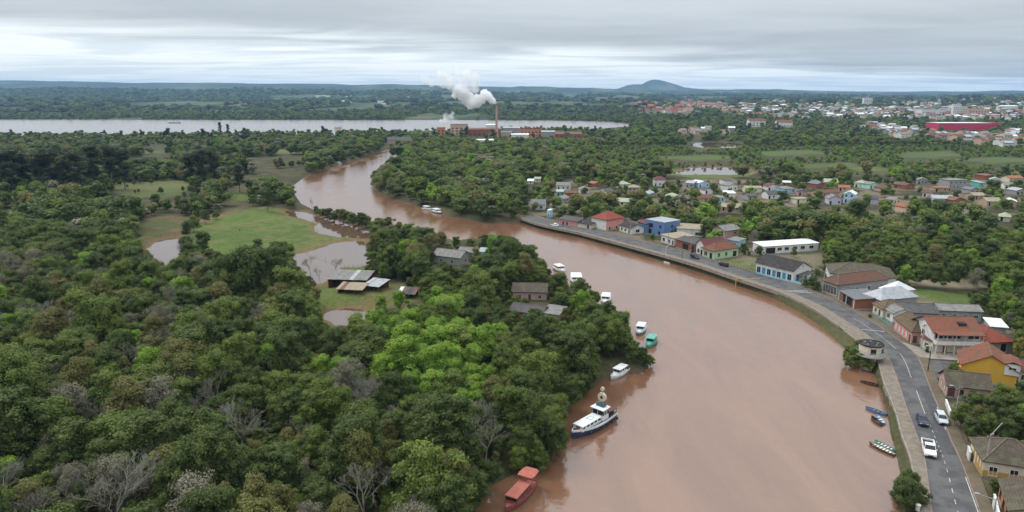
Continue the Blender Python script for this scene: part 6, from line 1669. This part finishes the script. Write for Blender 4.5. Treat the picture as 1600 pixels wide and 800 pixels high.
gn_scatter('far_town_roofs', tp, np.stack([tsz] * 3, 1), np.array([rng.uniform(-.6, .6) for _ in tp]), np.array(tid), fhm, 'dense pale roofs of the far town on the low hill', 'town')
# ---- single trees and plants one can point at
def spot(kind, p, s, label, group=None, z=1.2, name='tree', rot=0.0, j=0, cat='tree'):
    c = P(*p, z); zz = float(ground(np.array([c.x]), np.array([c.y]))[0]); c = P(*p, max(zz, -.1))
    return place_tree(KIDX[kind][j % len(KIDX[kind])], c, rot, s, label, group, name, cat)
for j, (px_, py_, s, lab) in enumerate([(392,492,2.3,'tallest dark tree of the clump beside the flood pool'), (364,488,1.9,'shorter dark tall tree left in the pool clump'), (422,486,1.95,'dark tall tree right in the pool clump'), (442,482,1.5,'slim dark tree at the pool side of the clump'),
        (346,474,1.5,'slim dark tree at the left side of the pool clump')]):
    spot('dark', (px_, py_), (s * .8, s * .8, s), lab, 'tall dark trees by the flood pool', j=j, rot=j * 1.3)
for j, (px_, py_, s) in enumerate([(8,312,1.15), (24,315,1.2), (42,312,1.1), (66,312,1.15), (84,310,1.2), (104,311,1.0), (126,310,1.1), (150,301,1.2), (176,297,1.15), (196,296,1.05), (300,301,1.0), (318,303,1.1), (335,300,1.05), (375,300,.7)]):
    spot('tall', (px_, py_), (s * 1.7, s * 1.7, s * 1.15), 'tall dark slender tree, %s from the left border in the meadow row' % ORD[j], 'tall dark trees in the left meadow row', j=j, rot=j * .9)
spot('tall', (345, 213), .95, 'tall airy tree standing up against the pale lake', z=2.0, j=0)
spot('tall', (357, 213.5), .85, 'second airy tree against the pale lake', z=2.0, j=1)
spot('dark', (318, 400), 1.05, 'round dark tree alone beside the puddle', j=1)
spot('olive', (200, 356), (1.6, 1.6, 1.15), 'broad spreading olive-grey tree behind the puddle', j=1)
spot('mid', (445, 395), .55, 'small round tree at the meadow pool edge', j=1)
spot('dark', (579, 412), .62, 'small dark tree leaning at the flood pool', j=2)
spot('dark', (445, 318), 1.0, 'dark tree on the bank above the green meadow', j=3)
spot('bare', (467, 345), (.5, .5, 1.25), 'tall dead trunk standing in the flooded strip', j=0)
spot('bare', (489, 333), (.35, .35, .95), 'thin dead trunk beside the river shrubs', j=2)
spot('bare', (525, 426), .62, 'small bare tree standing in the flood pool', j=1)
spot('bare', (485, 428), .75, 'grey bare tree at the left of the flood pool', j=3)
spot('bare', (500, 440), .6, 'thin bare tree nearest in the flood pool', j=2)
spot('bare', (190, 838), (1.4, 1.4, 1.25), 'large pale grey leafless tree in the lower left wood', j=1, rot=1.0)
spot('bare', (380, 712), 1.15, 'grey leafless tree in the middle of the left wood', j=3, rot=2.0)
spot('bare', (565, 822), 1.1, 'grey leafless tree beside the lower dark wood', j=0, rot=.5)
spot('lime', (722, 806), .62, 'small bright green tree by the red boat', j=1)
spot('lime', (620, 545), 1.05, 'large lime green tree in the middle of the wood', j=0)
spot('lime', (708, 590), .85, 'lime green tree facing the river bend', j=2)
for j, (px_, py_, s) in enumerate([(852,738,.62),(828,724,.8),(878,722,.8),(868,700,.8),(770,772,.72),(752,802,.8),(882,672,.8),(902,645,.8),(922,618,.7),(935,600,.62),(995,574,.6),(1012,575,.52),(1026,573,.36)]):
    spot('dark' if j % 3 else 'mid', (px_ - 10, py_), s, 'bushy dark tree overhanging the river, %s of those between red boat and wooded point' % ORD[j], 'trees overhanging the near river edge', j=j, rot=j * .7)
for j, (px_, py_, s) in enumerate([(1332,574,.62),(1347,579,.50),(1323,570,.52),(1358,582,.34),(1374,562,.34),(1338,560,.55),(1326,578,.40)]):
    spot('mid', (px_, py_), s, 'bright green bush at the round kiosk, %s of the clump' % ORD[j], 'bushes around the round kiosk', z=.6, j=j, rot=j, name='bush', cat='bush')
for j, (px_, py_, s) in enumerate([(1412,808,.75),(1426,802,.55),(1402,796,.50),(1416,782,.52),(1407,772,.40)]):
    spot('dark', (px_, py_), s, 'dense dark bush at the near promenade bank, %s of the clump' % ORD[j], 'bushes at the near promenade', z=.8, j=j, rot=j, name='bush', cat='bush')
spot('yellow', (1594, 566), (.62, .62, .8), 'yellow-green tree at the right edge by the red wing', j=1, z=2.1)
for j, (px_, py_, s) in enumerate([(1500,668,.62),(1520,660,.66),(1545,672,.70),(1570,655,.72),(1595,668,.75),(1512,690,.5),(1540,690,.6),(1575,690,.65),(1600,640,.7),(1556,640,.5)]):
    spot('dark' if j % 3 else 'mid', (px_, py_), s, 'dark garden tree below the mossy cottage, %s of the clump' % ORD[j], 'dark trees in the near garden', z=2.1, j=j, rot=j * 1.1)
for j, (px_, py_, s, lab) in enumerate([(1268,452,.48,'dark tree between the blue house and the arched house'), (1258,450,.35,'dark shrub at the corner of the blue house'), (1275,456,.36,'dark shrub before the arched house'), (1326,440,.5,'yellow-green tree in front of the dark warehouse roof'),
        (1372,446,.36,'bush before the warehouse end wall'), (1540,551,.34,'round bush at the corner of the balcony house'), (1448,553,.18,'clipped shrub by the cream wing'), (1487,589,.36,'bush on the corner of the side street'), (1500,597,.34,'bush under the yellow house wall'),
        (1020,378,.42,'dark bush in front of the blue two-storey house'), (1098,372,.5,'dark tree behind the workshop'), (1162,398,.5,'tree between the lawn and the white hall'), (1186,402,.5,'tree at the left end of the white hall'), (1240,402,.4,'shrub on the hall lawn')]):
    spot('yellow' if 'yellow-green' in lab else ('dark' if j % 2 == 0 else 'mid'), (px_, py_), s, lab, None, z=2.1, j=j, rot=j, name='bush' if ('bush' in lab or 'shrub' in lab) else 'tree', cat='bush' if ('bush' in lab or 'shrub' in lab) else 'tree')
for j, (px_, py_, s) in enumerate([(500,338,.5),(514,342,.62),(530,346,.7),(545,349,.66),(560,353,.6),(576,358,.7),(592,363,.75),(608,367,.8),(624,371,.75),(640,375,.85),(656,379,.7),(672,385,.85),(684,388,.75),(632,382,.8),(612,376,.75),(585,367,.7),(507,341,.6),(537,349,.8),(552,354,.75),(566,358,.8),(599,370,.85),(648,384,.9),(664,390,.95),(690,394,.9),(620,380,.7),(523,347,.55),(494,335,.5)]):
    spot(('mid', 'dark', 'olive')[j % 3], (px_, py_), (s * 1.35, s * 1.35, s), 'green shrub on the strip between river and flood pool, at its %s' % ('upper end', 'upper part', 'middle', 'lower part', 'lower end')[min(4, int((px_ - 490) / 41))], 'shrubs between river and flood pool', j=j, rot=j * 1.7, name='shrub', cat='shrub')
for j, (px_, py_, s, k, lab) in enumerate([(310,336,1.15,'dark','dark round tree left above the green meadow'), (290,334,.9,'dark','dark bushy tree beside the dark round one'), (335,332,.8,'olive','olive bush at the upper meadow corner'), (418,330,1.25,'dark','big dark round tree at the top of the meadow'), (395,322,.8,'mid','small green tree left of the big meadow tree'),
        (600,440,.75,'mid','green tree right of the tin sheds'), (622,436,.7,'bare','bare tree behind the striped tin hut'), (645,432,.75,'mid','green tree before the grey island house'), (608,420,.6,'dark','dark tree behind the tin sheds'), (590,428,.55,'mid','small green tree at the pool spit'), (665,440,.7,'bare','grey bare tree before the grey island house'),
        (700,440,.7,'tan','pale thin tree below the mint hut'), (728,436,.8,'tan','tan twiggy tree below the turquoise hut'), (690,400,.5,'olive','olive bush behind the grey island house'), (752,432,.8,'mid','green tree right of the turquoise hut'), (775,440,.9,'dark','dark tree on the island right of the huts'),
        (640,455,.5,'dark','dark bush beside the striped hut'), (665,462,.7,'mid','green tree right of the striped hut'), (596,486,.6,'lime','lime tree before the rusty shed'), (625,490,.8,'lime','lime tree below the striped hut'), (470,480,.8,'mid','palm-green tree left of the tin sheds'), (495,474,.6,'olive','yellowish tree at the left end of the tin sheds'),
        (735,398,.7,'mid','tree at the river side behind the mint hut'), (770,408,1.1,'lime','light green tree on the river edge of the island'), (800,412,1.15,'dark','dark tree at the island river edge'), (822,420,.9,'dark','second dark tree at the island river edge'), (712,392,.6,'dark','small dark tree at the narrow river gap'), (292,374,.8,'dark','dark tree between puddle and meadow'), (303,362,.95,'mid','green tree at the left meadow corner'), (280,332,1.0,'olive','olive tree above the puddle track'), (245,331,1.0,'dark','dark tree above the puddle'), (322,350,.7,'dark','dark bush on the meadow track'), (338,343,.6,'mid','green bush on the meadow track'), (430,404,.8,'mid','green tree at the lower meadow edge'), (405,402,.75,'dark','dark tree at the lower meadow edge'), (455,400,.6,'lime','yellowish tree at the pool side of the meadow'), (803,484,.5,'mid','bush at the left end of the long grey roof'), (822,486,.42,'dark','dark bush before the long grey-roofed house'), (806,516,.6,'mid','green tree before the low dark roof'), (832,520,.6,'dark','dark tree before the low dark roof'), (858,520,.55,'mid','green tree before the pale block'), (884,512,.6,'olive','olive tree right of the pale block')]):
    spot(k, (px_, py_), s, lab, None, j=j, rot=j * 1.3)
mr_ = random.Random(21)
for k in range(19):
    poly = [(150,302),(180,286),(300,283),(330,296),(300,310),(220,314)] if k < 16 else [(310,392),(320,360),(400,328),(450,330),(520,372),(430,392)]
    while True:
        a_, b_ = mr_.uniform(150, 520), mr_.uniform(283, 394)
        if inside(np.array([a_]), np.array([b_]), poly)[0]: break
    spot(('mid', 'olive', 'dark')[k % 3], (a_, b_), mr_.uniform(.25, .5) if k < 16 else mr_.uniform(.07, .16), 'small bush dotted over the left field' if k < 16 else 'low tuft of scrub on the green meadow', 'bushes on the left field' if k < 16 else 'scrub tufts on the meadow', j=k, rot=k, name='bush', cat='bush')
# ------------------------------------------------------------------ smoke and haze
def volume_mat(name, col_, dens, noise=0.0, scale=.05, lo=.4, hi=.6):
    m = bpy.data.materials.new(name); m.use_nodes = True; nt = m.node_tree; nt.nodes.clear(); N, L = nt.nodes.new, nt.links.new
    v = N('ShaderNodeVolumePrincipled'); v.inputs['Color'].default_value = (*col_, 1); v.inputs['Density'].default_value = dens; v.inputs['Anisotropy'].default_value = 0.0
    if noise:
        g = N('ShaderNodeNewGeometry'); n = N('ShaderNodeTexNoise'); n.inputs['Scale'].default_value = scale; n.inputs['Detail'].default_value = 4; L(g.outputs['Position'], n.inputs['Vector'])
        mr = N('ShaderNodeMapRange'); mr.inputs[1].default_value = lo; mr.inputs[2].default_value = hi; mr.inputs[3].default_value = 0; mr.inputs[4].default_value = dens; L(n.outputs[0], mr.inputs[0]); L(mr.outputs[0], v.inputs['Density'])
    o = N('ShaderNodeOutputMaterial'); L(v.outputs[0], o.inputs['Volume'])
    return m
def puffs(name, pts, m, label, seed):
    """one closed skin round a string of puffs at the chimney's distance"""
    r = np.random.default_rng(seed); iv, fi = ico(); V, F, off = [], [], 0
    for (px_, py_, rad) in pts:
        a, b_ = (px_ - 800) / FPX, -(py_ - 400) / FPX
        d = Vector((a, CP + b_ * SP, -SP + b_ * CP)); c = d * (CHIM.y / d.y) + Vector((0, r.uniform(-4, 4), CAMZ))
        rm_ = rad * CHIM.y / FPX
        for k in range(5):
            o_ = r.normal(size=3) * rm_ * .42 * (k > 0); V.append(iv * rm_ * (1 if k == 0 else r.uniform(.35, .65)) + np.array(c) + o_); F.append(fi + off); off += len(iv)
    o = link(name, np_mesh(name, np.concatenate(V), np.concatenate(F), m))
    rm = o.modifiers.new('merge', 'REMESH'); rm.mode = 'VOXEL'; rm.voxel_size = .7
    tx = bpy.data.textures.new(name, 'CLOUDS'); tx.noise_scale = 3.2; tx.noise_depth = 3
    dm = o.modifiers.new('billow', 'DISPLACE'); dm.texture = tx; dm.strength = 4.6; dm.mid_level = .5; dm.texture_coords = 'GLOBAL'
    return tag(o, label, 'smoke', kind='stuff')
puffs('chimney_smoke', [(775,161,1.8),(772,158,4),(767,155,6),(761,150,8),(757,146,7),(752,155,8),(745,161,8),(738,161,9),(730,156,10),(724,149,10),(716,142,9)], volume_mat('smoke_dense', (0.997, 0.997, 0.998), .3), 'thick white plume blowing left from the factory chimney', 3)
puffs('drifting_smoke', [(727,147,9),(721,140,11),(714,134,12),(722,129,11),(735,134,9),(704,131,10),(692,129,9),(682,124,10),(688,118,8),(742,138,8),(728,118,10),(742,124,9),(674,128,8),(664,122,8),(700,116,9),(714,112,8)], volume_mat('smoke_thin', (0.99, 0.99, 0.995), .16, 1, .05, .41, .68), 'thin grey-white smoke drifting up above the hills', 4)
puffs('factory_steam', [(690,190,4.5),(698,187,6),(704,183,5.5),(697,181,5),(710,189,5),(716,190,3.5)], volume_mat('steam', (0.985, 0.985, 0.99), .14, 1, .06, .38, .58), 'low white steam rising behind the orange factory block', 5)
HZ0, HZ1 = float(gz.min()) - 1.5, float(gz.max()) + 25
hz = MB(); hz.box(-12900, 12900, -380, 14900, HZ0, HZ1)
hm_ = volume_mat('haze', (0.38, 0.65, 1.0), 5.4e-5)
tag(hz.build('haze', hm_), 'pale blue air haze over the whole valley', 'haze', kind='stuff')
